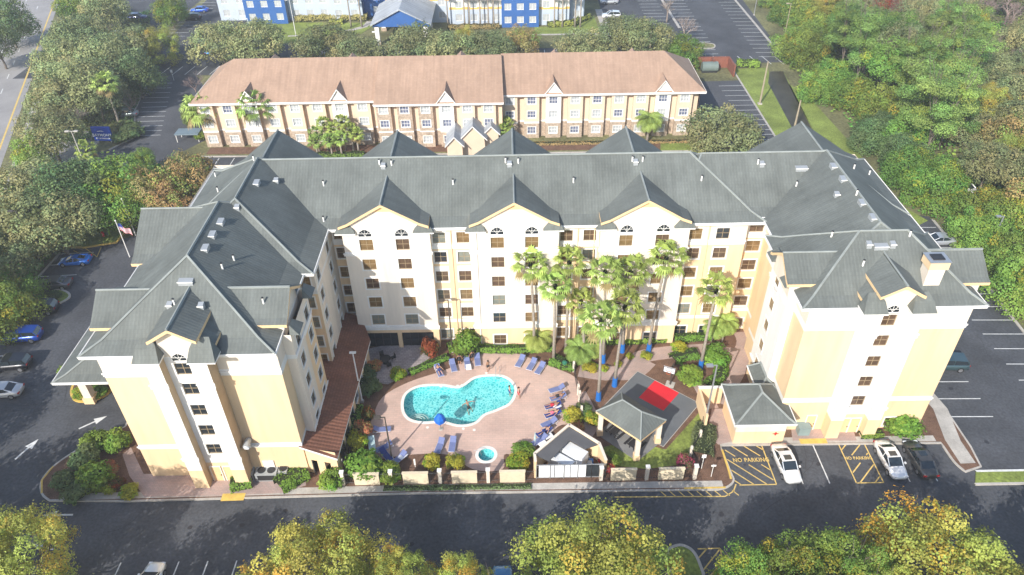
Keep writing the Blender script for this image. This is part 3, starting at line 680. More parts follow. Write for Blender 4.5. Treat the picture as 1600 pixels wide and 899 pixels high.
# -- pool deck and walks
DK = smoothpoly([p for p in GP((578, 700), (572, 685), (582, 655), (598, 622), (640, 598), (700, 578), (755, 552), (800, 552), (855, 572), (900, 592), (905, 620), (893, 660), (872, 668), (838, 700), (808, 712), (788, 712), (785, 735), (740, 735), (700, 712), (640, 712), (590, 718))], 4)
sheet('pool_deck', DK, .135, DECK, HOLES)
b = MB()
b.prism([(p.x, p.y) for p in GP((572, 598), (568, 548), (600, 541), (688, 541), (672, 560), (640, 585), (606, 602))], .12, .138, PAVG)
b.prism([(p.x, p.y) for p in GP((205, 700), (225, 742), (310, 742), (480, 735), (478, 760), (440, 772), (350, 776), (226, 778), (203, 745), (192, 712))], .12, .134, PAVE)
for pts, wd in ((GP((905, 580), (960, 585), (1000, 560), (1045, 552), (1100, 548), (1135, 545)), 2.2), (GP((905, 615), (925, 660), (905, 690)), 1.6), (GP((1145, 545), (1148, 575), (1135, 600), (1120, 630)), 2.6),
                (GP((1012, 565), (985, 585), (930, 580)), 2.2), (GP((1130, 600), (1165, 545), (1160, 520)), 2.4), (GP((1085, 590), (1098, 612), (1112, 640)), 1.6)):
    S = smoothpoly(pts, 4, closed=False); wz = globals().get('wz', .125)+.0025; ribbon(b, [(p.x, p.y) for p in S], wd, .12, wz, PAVE)
b.prism([(p.x, p.y) for p in GP((1112, 640), (1136, 640), (1150, 690), (1122, 696), (1104, 680))], .12, .14, PAVE)
b.prism([(p.x, p.y) for p in GP((1235, 664), (1330, 664), (1338, 690), (1238, 690))], .12, .134, PAVE)
tag(b.build('walkway'), kind='structure')
# -- basketball court pad
CA, CB, CC, CD = [p.xy for p in GP((996, 582), (1093, 632), (1036, 700), (905, 655))]
CD = CA+(CC-CB)
b = MB(); b.prism([tuple(CA), tuple(CB), tuple(CC), tuple(CD)], .12, .16, M('grey_court_paint', (.12, .13, .14), var=.1))
def cq(u, v): return CA.lerp(CB, u)+(CD-CA)*v
b.prism([tuple(cq(u, v)) for u, v in ((.29, .0), (.68, .0), (.68, .44), (.29, .44))], .16, .165, M('red_court_paint', (.62, .018, .03), var=.06))
cpts = [(*cq(u, v), 0) for u, v in ((0, 0), (1, 0), (1, 1), (0, 1))]
ribbon(b, cpts, .1, .16, .172, CONC, closed=True)
tag(b.build('basketball_court'), kind='structure')
# -- painted lines
b = MB()
def ln(a, c, w_=.12, m=LINEW, z=.012): ribbon(b, [a, c], w_, z, z+.004, m)
ln((26.45, 47.25), (26.35, 52.35), .12, LINEY); ln((29.15, 47.25), (29.0, 52.35))
for x in (31.85,): ln((x, 47.25), (x-.05, 52.35))
for x in (34.55, 37.3): ln((x, 47.25), (x, 52.35), .12, LINEY)
ln((34.55, 47.25), (37.3, 47.25), .12, LINEY)
for x in (40.0, 42.8): ln((x, 47.3), (x, 52.35))
ln((22.0, 52.3), (22.05, 49.5), .1, LINEY); ln((22.7, 47.25), (26.45, 47.25), .12, LINEY)
for i in range(5):
    for s in (0, 1):
        pass
def hatch(x0, x1, y0, y1, n, slope, m=LINEY, gap=None):
    "parallel diagonals clipped to a rectangle"
    for i in range(n):
        c = x0-(y1-y0)/abs(slope)+(i+.5)*((x1-x0)+(y1-y0)/abs(slope))/n
        pts = []
        for k in range(41):
            t = k/40; y = y0+(y1-y0)*t if slope > 0 else y1-(y1-y0)*t
            x = c+(y1-y0)/abs(slope)*t
            if x0 < x < x1 and not (gap and gap[0] < x < gap[1] and gap[2] < y < gap[3]): pts.append((x, y))
            else:
                if len(pts) > 1: ln(pts[0], pts[-1], .12, m)
                pts = []
        if len(pts) > 1: ln(pts[0], pts[-1], .12, m)
hatch(22.2, 26.4, 47.3, 52.3, 7, -1, gap=(23.1, 26.3, 49.9, 50.9))
hatch(34.6, 37.25, 47.3, 52.3, 5, 1, gap=(34.6, 37.2, 49.9, 50.8))
S = [p.xy for p in GP((960, 777), (1133, 776), (1146, 768), (1150, 757))]; ribbon(b, S, .12, .012, .016, LINEY)
for i in range(9): ln((14.6+.9*i, 46.65), (15.1+.9*i, 46.0), .1, LINEY)
for a, c in ((((1090), 858), (1125, 857)), ((1125, 857), (1133, 892)), ((1133, 892), (1115, 905)), ((1105, 857), (1091, 873)), ((1125, 858), (1096, 895)), ((1130, 878), (1105, 905))):
    ln(G(*a).xy, G(*c).xy, .13, LINEY)
for i in range(22):                       # right hand lot, two rows
    y = 50.5+2.72*i
    if y < 96: ln((58.8, y), (64.2, y-.15))
    if y > 54 and y < 92: ln((47.6, y), (52.9, y-.1))
for i in range(17):                       # left hand lot
    y = 46+2.8*i
    if y < 92 and not (74.5 < y < 78): ln((-67.2, y), (-61.9, y+.35))
for x in (-37.0, -34.3, -31.6, -28.9, -26.2): ln((x, 34.2), (x+.1, 39.7))
for i in range(34): ln((-55+2.75*i, 115.3), (-54.9+2.75*i, 120.4))
for a, c in (((115, 392), (135, 401)), ((133, 388), (152, 402)), ((152, 401), (158, 387)), ((98, 393), (118, 402))): ln(G(*a).xy, G(*c).xy, .13, LINEY)
for i in range(12): p = G(232-2.2*i, 131+7.4*i); ln(p.xy, (p.x+5.2, p.y+.1))
for i in range(13):
    q = G(1160+5.6*i, 134+7.6*i); ln(q.xy, (q.x-5.0, q.y))
for i in range(24):
    q = Vector((62.4+.02*i, 165.2+2.72*i)); ln(q, (q.x-5.3, q.y+.3), .14)
    q = Vector((41.0, 165+2.72*i)); ln(q, (q.x-5.3, q.y+.1), .14); ln((43.3, q.y), (48.4, q.y), .14)
for i in range(6): q = G(1114+19*i, 88); ln(q.xy, (q.x+.8, q.y-5), .14)
for i in range(18): ln((-28+2.8*i, 167), (-27.8+2.8*i, 172.3), .14) if i > 11 else None
for i in range(24): ln((-86+2.8*i, 160.6), (-85.3+2.8*i, 165.6), .14)
for i in range(14): ln((-86, 186+2.8*i), (-80.6, 186.3+2.8*i), .14)
# direction arrows
def arrow(p, ang, s=1.0):
    T = Matrix.Translation((p.x, p.y, 0)) @ Matrix.Rotation(ang, 4, 'Z') @ Matrix.Scale(s, 4)
    b.face([T @ Vector(q) for q in ((-1.4, -.1, .016), (.4, -.1, .016), (.4, .1, .016), (-1.4, .1, .016))], LINEW)
    b.face([T @ Vector(q) for q in ((.3, -.5, .017), (1.6, 0, .017), (.3, .5, .017))], LINEW)
arrow(G(144, 661), R(38)); arrow(G(41, 703), R(68)); arrow(G(92, 805), R(180)); arrow(G(68, 855), R(165), .8)
tag(b.build('parking_marking'), kind='structure')
b = MB(); rc = random.Random(5); SEAL = M('crack_sealant', (.03, .03, .035), rough=.6)
for x, y, a, n in ((-40, 43, 0, 26), (-20, 41, .1, 22), (5, 44.5, -.05, 24), (24, 44, .1, 20), (38, 45, 1.5, 9), (57, 60, 1.6, 16), (56, 70, .2, 8), (-52, 60, 1.3, 16), (-57, 75, .3, 10), (30, 49, 1.2, 6), (-50, 50, .8, 12), (55, 84, 1.2, 8)):
    P = [Vector((x, y))]
    for k in range(n): a += rc.uniform(-.35, .35); P.append(P[-1]+Vector((math.cos(a), math.sin(a)))*.6)
    ribbon(b, P, .05, .010, .0105, SEAL)
for k in range(60):
    x, y = rc.choice([(23.5+2.75*rc.randrange(8), 50), (50, 50+2.72*rc.randrange(14)), (61.5, 50+2.72*rc.randrange(14)), (-64.5, 47.5+2.8*rc.randrange(14)), (rc.uniform(-40, 30), rc.uniform(39, 45))]); r = rc.uniform(.12, .38); x += rc.uniform(-.5, .5); y += rc.uniform(-.8, .8)
    b.face([(x+r*math.cos(t)*rc.uniform(.7, 1.2), y+r*math.sin(t)*rc.uniform(.7, 1.2), .0108+k*1e-5) for t in [i*.7 for i in range(9)]], SEAL)
tag(b.build('asphalt_stain'), kind='structure')
# -- painted words
def text(s, size, m, name, parent=None, depth=0.0, bold=.0):
    c = bpy.data.curves.new('t', 'FONT'); c.body = s; c.size = size; c.align_x = 'CENTER'; c.align_y = 'CENTER'; c.extrude = depth; c.offset = bold; c.space_character = 1.1
    o = bpy.data.objects.new('t', c); col.objects.link(o); bpy.context.view_layer.update()
    me = bpy.data.meshes.new_from_object(o.evaluated_get(bpy.context.evaluated_depsgraph_get())); bpy.data.objects.remove(o)
    me.materials.clear(); me.materials.append(m); me.name = name
    q = bpy.data.objects.new(name, me); col.objects.link(q)
    if parent: q.parent = parent
    return q
for x in (24.7, 35.95):
    q = text('NO PARKING', .58 if x < 30 else .44, LINEY, 'painted_lettering', bold=.012); q.location = (x, 50.4, .02); q.scale = (1, 1.25, 1); tag(q, kind='structure')
# -- pool
TILE = M('white_coping', (.72, .69, .64), rough=.5)
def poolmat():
    m = M('plaster_with_painted_caustics', (.10, .56, .60), rough=.6, var=.12, scale=.8); t = m.node_tree; N = t.nodes; Lk = t.links
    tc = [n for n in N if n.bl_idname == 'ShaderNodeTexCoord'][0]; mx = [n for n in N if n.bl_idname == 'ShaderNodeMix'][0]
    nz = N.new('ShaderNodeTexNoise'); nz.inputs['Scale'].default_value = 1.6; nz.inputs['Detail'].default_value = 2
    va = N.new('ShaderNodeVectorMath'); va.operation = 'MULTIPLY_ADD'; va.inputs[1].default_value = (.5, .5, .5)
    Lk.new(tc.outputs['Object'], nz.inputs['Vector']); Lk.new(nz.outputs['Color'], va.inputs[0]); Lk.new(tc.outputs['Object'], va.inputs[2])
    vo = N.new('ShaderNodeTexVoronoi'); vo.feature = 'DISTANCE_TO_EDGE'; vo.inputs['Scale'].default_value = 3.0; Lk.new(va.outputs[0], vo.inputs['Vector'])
    rp = N.new('ShaderNodeValToRGB'); e = rp.color_ramp.elements; e[0].position = .0; e[0].color = (.38, .74, .71, 1); e[1].position = .25; e[1].color = (.045, .44, .46, 1)  # pale web on the floor colour imitates sunlight caustics
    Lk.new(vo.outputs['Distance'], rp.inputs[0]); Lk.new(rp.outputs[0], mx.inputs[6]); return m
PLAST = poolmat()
WATER = bpy.data.materials.new('pool_water'); WATER.use_nodes = True
t = WATER.node_tree; N = t.nodes; N.remove(N['Principled BSDF'])
tr = N.new('ShaderNodeBsdfTransparent'); tr.inputs[0].default_value = (.80, .97, .98, 1); gl = N.new('ShaderNodeBsdfGlossy'); gl.inputs['Roughness'].default_value = .06
fr = N.new('ShaderNodeMath'); fr.operation = 'MULTIPLY_ADD'; fr.inputs[1].default_value = .85; fr.inputs[2].default_value = .02; pw = N.new('ShaderNodeMath'); pw.operation = 'POWER'; pw.inputs[1].default_value = 4; lw = N.new('ShaderNodeLayerWeight'); lw.inputs[0].default_value = .5; t.links.new(lw.outputs['Facing'], pw.inputs[0]); t.links.new(pw.outputs[0], fr.inputs[0]); nz = N.new('ShaderNodeTexNoise'); nz.inputs['Scale'].default_value = 2.5; bp = N.new('ShaderNodeBump'); bp.inputs['Distance'].default_value = .08
tc = N.new('ShaderNodeTexCoord'); t.links.new(tc.outputs['Object'], nz.inputs[0]); t.links.new(nz.outputs[0], bp.inputs['Height']); t.links.new(bp.outputs[0], gl.inputs['Normal'])
ms = N.new('ShaderNodeMixShader'); t.links.new(fr.outputs[0], ms.inputs[0]); t.links.new(tr.outputs[0], ms.inputs[1]); t.links.new(gl.outputs[0], ms.inputs[2]); t.links.new(ms.outputs[0], N['Material Output'].inputs[0])
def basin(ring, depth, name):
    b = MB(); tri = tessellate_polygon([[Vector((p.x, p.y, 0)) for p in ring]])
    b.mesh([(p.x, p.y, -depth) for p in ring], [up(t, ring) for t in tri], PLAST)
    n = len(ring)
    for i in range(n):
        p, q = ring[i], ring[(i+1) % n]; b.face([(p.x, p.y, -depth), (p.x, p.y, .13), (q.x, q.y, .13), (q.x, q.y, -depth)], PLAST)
    tag(b.build(name), kind='structure')
    b = MB(); b.mesh([(p.x, p.y, .03) for p in ring], [up(t, ring) for t in tri], WATER); tag(b.build('water'), kind='structure')
    b = MB(); ribbon(b, [(p.x, p.y) for p in ring], .34, .1, .165, TILE, closed=True); tag(b.build('coping'), kind='structure')
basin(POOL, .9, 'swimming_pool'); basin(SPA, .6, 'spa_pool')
b = MB()
p0 = G(652, 655)
for k in range(3):
    pts = [(p0.x+(.5+.35*k)*math.cos(a), p0.y+.1+(.5+.35*k)*math.sin(a)) for a in [R(20+14*i) for i in range(11)]]
    ribbon(b, pts, .07, -.62+.0*k, -.35-.12*k, TILE)
tag(b.build('pool_step'), kind='structure')
# ================================================================ vegetation
OAK = leafmat('oak_leaves', (.25, .285, .125), hue=.02)
DKG = leafmat('dark_green_leaves', (.13, .19, .07), hue=.02)
BRG = leafmat('bright_green_leaves', (.18, .29, .055), hue=.025)
YEL = leafmat('yellow_green_leaves', (.36, .385, .08), hue=.02, val=.12)
ORG = leafmat('orange_brown_leaves', (.36, .29, .11), hue=.03)
PIN = leafmat('pine_needles', (.20, .30, .075), hue=.02)
PALMG = leafmat('palm_fronds', (.31, .40, .10), hue=.02, val=.15, trans=.25)
PALMD = leafmat('dry_palm_fronds', (.25, .19, .09), hue=.02)
TWIG = leafmat('bare_twigs', (.25, .19, .165), hue=.02, val=.2, trans=0)
REDL = leafmat('red_leaves', (.26, .07, .03), hue=.02)
PNK = leafmat('pink_red_foliage', (.42, .06, .09), hue=.02)
HEDG = leafmat('hedge_leaves', (.18, .31, .045), hue=.02, val=.15)
LIME = leafmat('lime_croton_leaves', (.36, .38, .04), hue=.02, val=.15)
CORE = M('dark_foliage_core', (.03, .04, .015), rough=1, var=.3, scale=2)  # solid dark filler inside the leaf shell, blocks the view through
def leaves_mesh(name, C, Nn, size, tint, mats, tri=False, midx=None):
    "C centres, Nn normals, size (n,) , tint (n,3)"
    n = len(C); rng = np.random.default_rng(5)
    a = rng.normal(size=(n, 3)); u = np.cross(Nn, a); u /= np.linalg.norm(u, axis=1)[:, None]+1e-9; v = np.cross(Nn, u); v /= np.linalg.norm(v, axis=1)[:, None]+1e-9
    s = size[:, None]; el = rng.uniform(.6, 1.0, (n, 1))
    V = np.stack([C-u*s*.5-v*s*.15*el, C+u*s*.1-v*s*.5*el, C+u*s*.55+v*s*.1*el, C-u*s*.05+v*s*.5*el], 1).reshape(-1, 3)
    me = bpy.data.meshes.new(name); me.vertices.add(4*n); me.vertices.foreach_set('co', V.ravel())
    me.loops.add(4*n); me.loops.foreach_set('vertex_index', np.arange(4*n, dtype=np.int32))
    me.polygons.add(n); me.polygons.foreach_set('loop_start', np.arange(0, 4*n, 4, dtype=np.int32)); me.polygons.foreach_set('loop_total', np.full(n, 4, dtype=np.int32))
    if midx is not None: me.polygons.foreach_set('material_index', midx.astype(np.int32))
    at = me.color_attributes.new('tint', 'FLOAT_COLOR', 'CORNER'); T = np.ones((n, 4, 4)); T[:, :, :3] = tint[:, None, :]; at.data.foreach_set('color', T.ravel())
    for m in mats: me.materials.append(m)
    me.update(); me.validate(); return me
def crown(seed, nb=34, nl=9000, ls=.07, hz=.8, br=(.22, .42), open_=0.0, tips=None, sparse=1, up_=.35, flat=0, spread=.12, base=-.45):
    """unit crown: leaf clumps on nb overlapping lumps inside an ellipsoid of radius 1, half height hz; returns mesh + lump centres"""
    g = np.random.default_rng(seed); cs = []; rs = []
    while len(cs) < nb:
        p = g.normal(size=3); p /= np.linalg.norm(p); p *= g.uniform(.35, .85)**.6
        if p[2] < base: continue
        r = g.uniform(*br); p = p*(1-r*.55)*np.array([1, 1, hz]); 
        if flat: p[2] = g.choice([-.3, .1, .45])*hz+g.normal()*.05
        cs.append(p); rs.append(r)
    cs = np.array(cs); rs = np.array(rs); k = g.choice(nb, nl, p=rs**2/np.sum(rs**2))
    d = g.normal(size=(nl, 3)); d[:, 2] += up_; d /= np.linalg.norm(d, axis=1)[:, None]
    lump = 1+.28*np.sin(d[:, 0]*7+k)*np.sin(d[:, 1]*6+2*k)+.15*np.sin(d[:, 2]*11+k*3)
    C = cs[k]+d*(rs[k]*lump*g.uniform(1-spread*3, 1.06, nl))[:, None]*np.array([1, 1, .8 if not flat else .4])
    # leave out leaves buried deep inside other lumps
    keep = np.ones(nl, bool)
    for c, r in zip(cs, rs): keep &= np.linalg.norm((C-c)/np.array([1, 1, .8 if not flat else .4]), axis=1) > r*.62
    if open_: keep &= (np.sin(C[:, 0]*9+seed)*np.sin(C[:, 1]*8)*np.sin(C[:, 2]*9+1) < .55-open_)
    C = C[keep]; d = d[keep]; k = k[keep]; n = len(C)
    Nn = d+g.normal(size=(n, 3))*.42; Nn[:, 2] += .25; Nn /= np.linalg.norm(Nn, axis=1)[:, None]
    rr_ = np.percentile(np.hypot(C[:, 0], C[:, 1]), 95); zz_ = np.percentile(C[:, 2], 98)/hz
    sc_ = np.array([1/rr_, 1/rr_, 1/zz_]); C = C*sc_; cs = cs*sc_
    bt = g.uniform(.72, 1.3, nb)[k]; lt = g.uniform(.84, 1.17, n); t = (bt*lt)[:, None]*np.ones((1, 3))
    t[:, 0] *= g.uniform(.85, 1.2, nb)[k]
    if tips is not None:
        q = (g.uniform(size=nb) < tips[0])[k] & (g.uniform(size=n) < .75); t[q] *= np.array(tips[1])
    return C, Nn, ls*g.uniform(.7, 1.35, n), t, cs
def mkcrown(name, m, **k):
    C, Nn, s, t, cs = crown(**k); me = leaves_mesh(name, C, Nn, s, t, [m]); me['n'] = len(C); return me, cs, k.get('hz', .8)
def mktrunk(cs, hz, thick=.05, nl=9, low=-1.1, m=BARK, bare=False, seed=0):
    g = random.Random(seed); b = MB(); z0 = -hz*1.0
    b.tube([(0, 0, low-.6), (.02, 0, low), (.03, -.02, (low+z0)/2), (0, .02, z0*.55)], [thick*1.5, thick*1.15, thick, thick*.8], m, n=7)
    idx = sorted(range(len(cs)), key=lambda i: -np.linalg.norm(cs[i]))[:nl]
    for i in idx:
        e = Vector(cs[i])*(1.08 if bare else .98); s = Vector((0, 0, z0*g.uniform(.55, .9))); mid = s.lerp(e, .5)+Vector((g.uniform(-.08, .08), g.uniform(-.08, .08), -.08))
        b.tube([s, mid, e], [thick*.5, thick*.3, thick*.1], m, n=5, cap=False)
        for _ in range(3 if not bare else 6):
            q = mid.lerp(e, g.random()); f = q+Vector((g.uniform(-.3, .3), g.uniform(-.3, .3), g.uniform(.02, .3)))
            b.tube([q, f], [thick*.16, thick*.05], m, n=4, cap=False)
    return b.build('trunk', link=False, smooth=True)
KINDS = {}
def kind(nm, m, n, thick=.045, **k):
    L = []
    for i in range(n):
        me, cs, hz = mkcrown(nm, m, seed=hash_(nm)+i*17, **k); L.append((me, mktrunk(cs, hz, thick, seed=i), hz))
    KINDS[nm] = L
def hash_(s): return sum(ord(c)*(i+3) for i, c in enumerate(s)) % 997
kind('oak', OAK, 4, nb=60, nl=20000, ls=.05, hz=.62, br=(.16, .32), open_=.05, tips=(.18, (1.2, 1.12, 1.05)))
kind('dark', DKG, 3, nb=50, nl=19000, ls=.052, hz=.85, br=(.18, .34))
kind('green', BRG, 4, nb=54, nl=20000, ls=.052, hz=.85, br=(.16, .34), tips=(.15, (1.7, 1.1, .8)))
kind('yellow', YEL, 4, nb=100, nl=46000, ls=.029, hz=.95, br=(.10, .22), open_=.08, tips=(.14, (1.2, .85, .7)), up_=.6)
kind('autumn', YEL, 2, nb=100, nl=42000, ls=.030, hz=.9, br=(.10, .22), open_=.08, tips=(.25, (1.3, .8, .55)), up_=.6)
kind('orange', ORG, 3, nb=50, nl=16000, ls=.054, hz=.85, br=(.16, .32), open_=.05, tips=(.3, (.8, 1.3, .8)))
kind('pine', PIN, 3, nb=40, nl=17000, ls=.045, hz=1.0, br=(.16, .34), flat=1, thick=.035, tips=(.1, (1.3, 1.1, .8)))
kind('red', REDL, 1, nb=36, nl=6000, ls=.05, hz=.8, br=(.16, .3), open_=.1)
def twigs(nm, m, n, leafy=0):
    L = []
    for q in range(n):
        g = np.random.default_rng(40+q+hash_(nm)); b = MB(); hz = .85
        gr = random.Random(q+5)
        def grow(p, d, L_, r, lv):
            e = p+d*L_; b.tube([p, e], [r, r*.6], m, n=4 if lv > 0 else 6, cap=False)
            if lv > 3: return
            for _ in range(4 if lv < 3 else 5):
                dd = (d+Vector((gr.gauss(0, .55), gr.gauss(0, .55), gr.gauss(.12, .35)))).normalized()
                grow(p.lerp(e, gr.uniform(.45, 1)), dd, L_*gr.uniform(.55, .8), r*.5, lv+1)
        grow(Vector((0, 0, -hz)), Vector((0, 0, 1)), .6, .045, 0)
        me = b.build(nm, link=False, uv=False)
        at = me.color_attributes.new('tint', 'FLOAT_COLOR', 'CORNER'); at.data.foreach_set('color', np.ones(len(at.data)*4))
        t = MB(); t.tube([(0, 0, -2), (0, 0, -hz)], [.06, .045], BARK, n=6); L.append((me, t.build('trunk', link=False), hz))
    KINDS[nm] = L
twigs('bare', TWIG, 3)
cnt = {}
treen = 0
def tree(kindname, x, y, r, h, name, label, group=None, v=None):
    """crown radius r, total height h"""
    global treen
    L = KINDS[kindname]; treen += 1
    me, tk, hz = L[(v if v is not None else rnd.randrange(len(L))) % len(L)]
    t = empty(name, (x, y, 0), label, 'tree', group, rz=rnd.uniform(0, 6.28))
    sz = r if h < 2.3*r*hz+2 else h*.30/hz
    ch = hz*sz; zc = max(h-ch, ch*.6)
    c = inst(me, 'crown', t, (0, 0, zc), 0, (r, r, sz)); 
    s = inst(tk, 'trunk', t, (0, 0, zc), 0, (r, r, max(sz, zc/1.25)))
    return t
def TP(kindname, px, py, r, h, name, label, group=None, v=None):
    p = G(px, py, h*.62); return tree(kindname, p.x, p.y, r, h, name, label, group, v)
# ---- palms
def fan_palm_crown(seed, nf=27, droop=1.15, m=PALMG, seg=11, skirt=True):
    g = random.Random(seed); V = []; F = []; T = []; Mi = []
    def quad(a, b_, c, d, t, mi=0): n = len(V); V.extend([a, b_, c, d]); F.append((n, n+1, n+2, n+3)); T.append(t); Mi.append(mi)
    for i in range(nf):
        az = i*2.39996+g.uniform(-.2, .2); f = (i+.5)/nf; el = R(78-125*f**.9)+g.uniform(-.1, .1); dry = f > .87 and skirt
        d = Vector((math.cos(az)*math.cos(el), math.sin(az)*math.cos(el), math.sin(el))); side = Vector((-math.sin(az), math.cos(az), 0)); upv = side.cross(d) * -1
        if upv.z < 0: upv = -upv
        pl = g.uniform(.46, .66); base = d*pl; wq = side*.012
        quad(-wq, wq, base+wq, base-wq, .7, int(dry)); t = g.uniform(.6, 1.35)
        for s in range(seg):
            a = R(-82+164*s/(seg-1)); L_ = .47*(1-.25*abs(a)/R(82))*g.uniform(.85, 1.12)
            dd = (d*math.cos(a)+side*math.sin(a)); tip0 = base+dd*L_*.62+upv*.04; tip = base+dd*L_-Vector((0, 0, .13*droop*g.uniform(.5, 1.4)*(1-.5*f)))
            wd = (side*math.cos(a)-d*math.sin(a))*.042; tt = t*g.uniform(.8, 1.25)
            quad(base-wd*.15, base+wd*.15, tip0+wd, tip0-wd, tt, int(dry)); quad(tip0-wd, tip0+wd, tip+wd*.15, tip-wd*.15, tt*1.08, int(dry))
    return finish(V, F, T, Mi, [m, PALMD])
def feather_crown(seed, nf=22, m=PALMG, nl=16, rise=.9):
    g = random.Random(seed); V = []; F = []; T = []; Mi = []
    def quad(a, b_, c, d, t): n = len(V); V.extend([a, b_, c, d]); F.append((n, n+1, n+2, n+3)); T.append(t); Mi.append(0)
    for i in range(nf):
        az = i*2.39996; f = (i+.5)/nf; e0 = R(80-60*f); side = Vector((-math.sin(az), math.cos(az), 0)); p = Vector((0, 0, 0)); e = e0; t = g.uniform(.75, 1.2); st = 1.0/nl
        for k in range(nl):
            d = Vector((math.cos(az)*math.cos(e), math.sin(az)*math.cos(e), math.sin(e))); q = p+d*st; quad(p-side*.008, p+side*.008, q+side*.008, q-side*.008, .7)
            if k > 2:
                ll = .26*math.sin(math.pi*min(1, (k+1)/nl*.95)**.8)+.05
                for s in (-1, 1):
                    tip = q+side*s*ll+d*ll*.5-Vector((0, 0, ll*.45)); quad(p, q, tip+d*.008, tip-d*.012, t*g.uniform(.85, 1.15))
            p = q; e -= (.13+.05*f)*rise
    return finish(V, F, T, Mi, [m])
def finish(V, F, T, Mi, mats):
    me = bpy.data.meshes.new('crown'); me.from_pydata(V, [], F); at = me.color_attributes.new('tint', 'FLOAT_COLOR', 'CORNER')
    at.data.foreach_set('color', np.array([[t, t, t*.95, 1] for t in T for _ in range(4)]).ravel()); me.polygons.foreach_set('material_index', Mi)
    for m in mats: me.materials.append(m)
    me.update(); return me
FAN = [fan_palm_crown(s) for s in (1, 2, 3)]; FEA = [feather_crown(s) for s in (4, 5)]
def palm(x, y, h, r, label, name='palm_tree', kind_='fan', lean=(0, 0), group=None, blue=False, tr=.16, z=.12):
    t = empty(name, (x, y, z), label, 'palm tree', group); b = MB()
    top = Vector((lean[0], lean[1], h)); b.tube([(0, 0, -.1), (lean[0]*.15, lean[1]*.15, h*.33), (lean[0]*.55, lean[1]*.55, h*.68), top], [tr*1.5, tr*1.05, tr*.95, tr*.8], PBARK, n=9)
    b.ball(top+Vector((0, 0, .05)), tr*1.8, PALMD, 8, 5, 1.5)
    b.build('trunk', t, local=True, smooth=True)
    me = rnd.choice(FAN if kind_ == 'fan' else FEA); inst(me, 'crown', t, top+Vector((0, 0, .1)), rnd.uniform(0, 6.28), r)
    if blue:
        b = MB(); k = 1.55/h; b.tube([(0, 0, 0), (lean[0]*.15*k*3, lean[1]*.15*k*3, 1.3)], [tr*2.1, tr*1.75], BLUEP, n=10); b.build('painted_trunk_guard', t, local=True)
    return t
cp = [(935, 625, 940, 500, 2.55, 1, 'palm with blue painted base nearest the pavilion roof'), (960, 603, 977, 478, 2.5, 1, 'palm with blue painted base left of the grey basketball court'),
      (1013, 550, 1042, 402, 2.5, 1, 'tallest leaning palm with blue base by the courtyard windows'), (1094, 576, 1120, 452, 2.3, 1, 'lone leaning palm with blue base in the shrub island behind the hoop'),
      (835, 548, 829, 412, 2.3, 0, 'leftmost slender courtyard palm beside the pool lawn'), (884, 552, 890, 408, 2.2, 0, 'second slender palm from the left against the cream front'),
      (865, 566, 868, 446, 2.2, 0, 'bare-trunked palm standing behind the three right-hand loungers'), (942, 566, 946, 424, 2.3, 1, 'palm with blue base behind the yellow croton clump'),
      (972, 550, 986, 424, 2.4, 1, 'palm with blue base left of the tallest leaning palm'), (912, 556, 908, 470, 1.9, 0, 'shorter palm in the middle of the courtyard palm group')]
for bx, by, tx, ty, r, bl, lb in cp:
    q = G(bx, by, .12); d = ray(tx, ty); tp = CAM+d*((q.y-CAM.y)/d.y)
    palm(q.x, q.y, tp.z-.5, r, lb, lean=(tp.x-q.x, .15), group='palms in the pool courtyard', blue=bool(bl))
for bx, by, h, r, lb, k in ((840, 545, 1.6, 2.3, 'low bushy feather palm behind the right-hand loungers', 'fea'), (1128, 535, 3.0, 2.0, 'small feather palm by the far courtyard corner', 'fea'), (1112, 538, 2.6, 1.9, 'second small feather palm in the far courtyard corner', 'fea'),
                            (905, 562, 1.5, 2.4, 'bushy feather palm beside the green litter bin', 'fea'), (925, 556, 1.4, 2.0, 'low feather palm between the courtyard palm trunks', 'fea')):
    q = G(bx, by, .12); palm(q.x, q.y, h, r, lb, kind_=k, tr=.1)
bp_ = [(412, 228, 7.6, 3.6, 'big fan palm casting its shadow on the tan hotel front'), (327, 225, 6.5, 3.8, 'fan palm at the left corner of the tan hotel'), (188, 197, 8.5, 2.8, 'pale fan palm standing over the blue roadside sign'),
       (193, 48, 8.0, 2.4, 'tall pale palm by the far left car park'), (1011, 222, 4.2, 3.2, 'feather palm in front of the tan hotel near its right end')]
for bx, by, h, r, lb in bp_:
    q = G(bx, by); palm(q.x, q.y, h, r, lb, kind_='fea' if bx == 1011 else 'fan', z=0, tr=.2)
q = G(145, 262); palm(q.x, q.y, 3.2, 2.2, 'small silvery palm below the blue roadside sign', z=0)
for i, (bx, by, h) in enumerate(((500, 238, 3.6), (513, 236, 5.2), (527, 238, 4.4), (541, 236, 5.6), (553, 238, 4.2), (520, 246, 3.2), (535, 246, 3.5), (561, 240, 3.6), (792, 222, 3.4), (786, 226, 2.8), (497, 244, 2.8))):
    q = G(bx, by); palm(q.x, q.y, h, 1.7, 'small cabbage palm in the clump before the tan hotel' if i < 8 or i == 10 else 'small fan palm beside the gabled entrance of the tan hotel', group='cabbage palms before the tan hotel' if i < 8 or i == 10 else 'fan palms by the gabled entrance', z=0)
for bx in (548, 566, 700, 727, 736, 752, 764, 772, 868, 878, 896, 906):
    q = G(bx, 43); palm(q.x+rnd.uniform(-.4, .4), q.y, 8.5, 2.0, 'slender palm before the blue and white hotel', group='palms before the blue and white hotel', z=0, tr=.17)
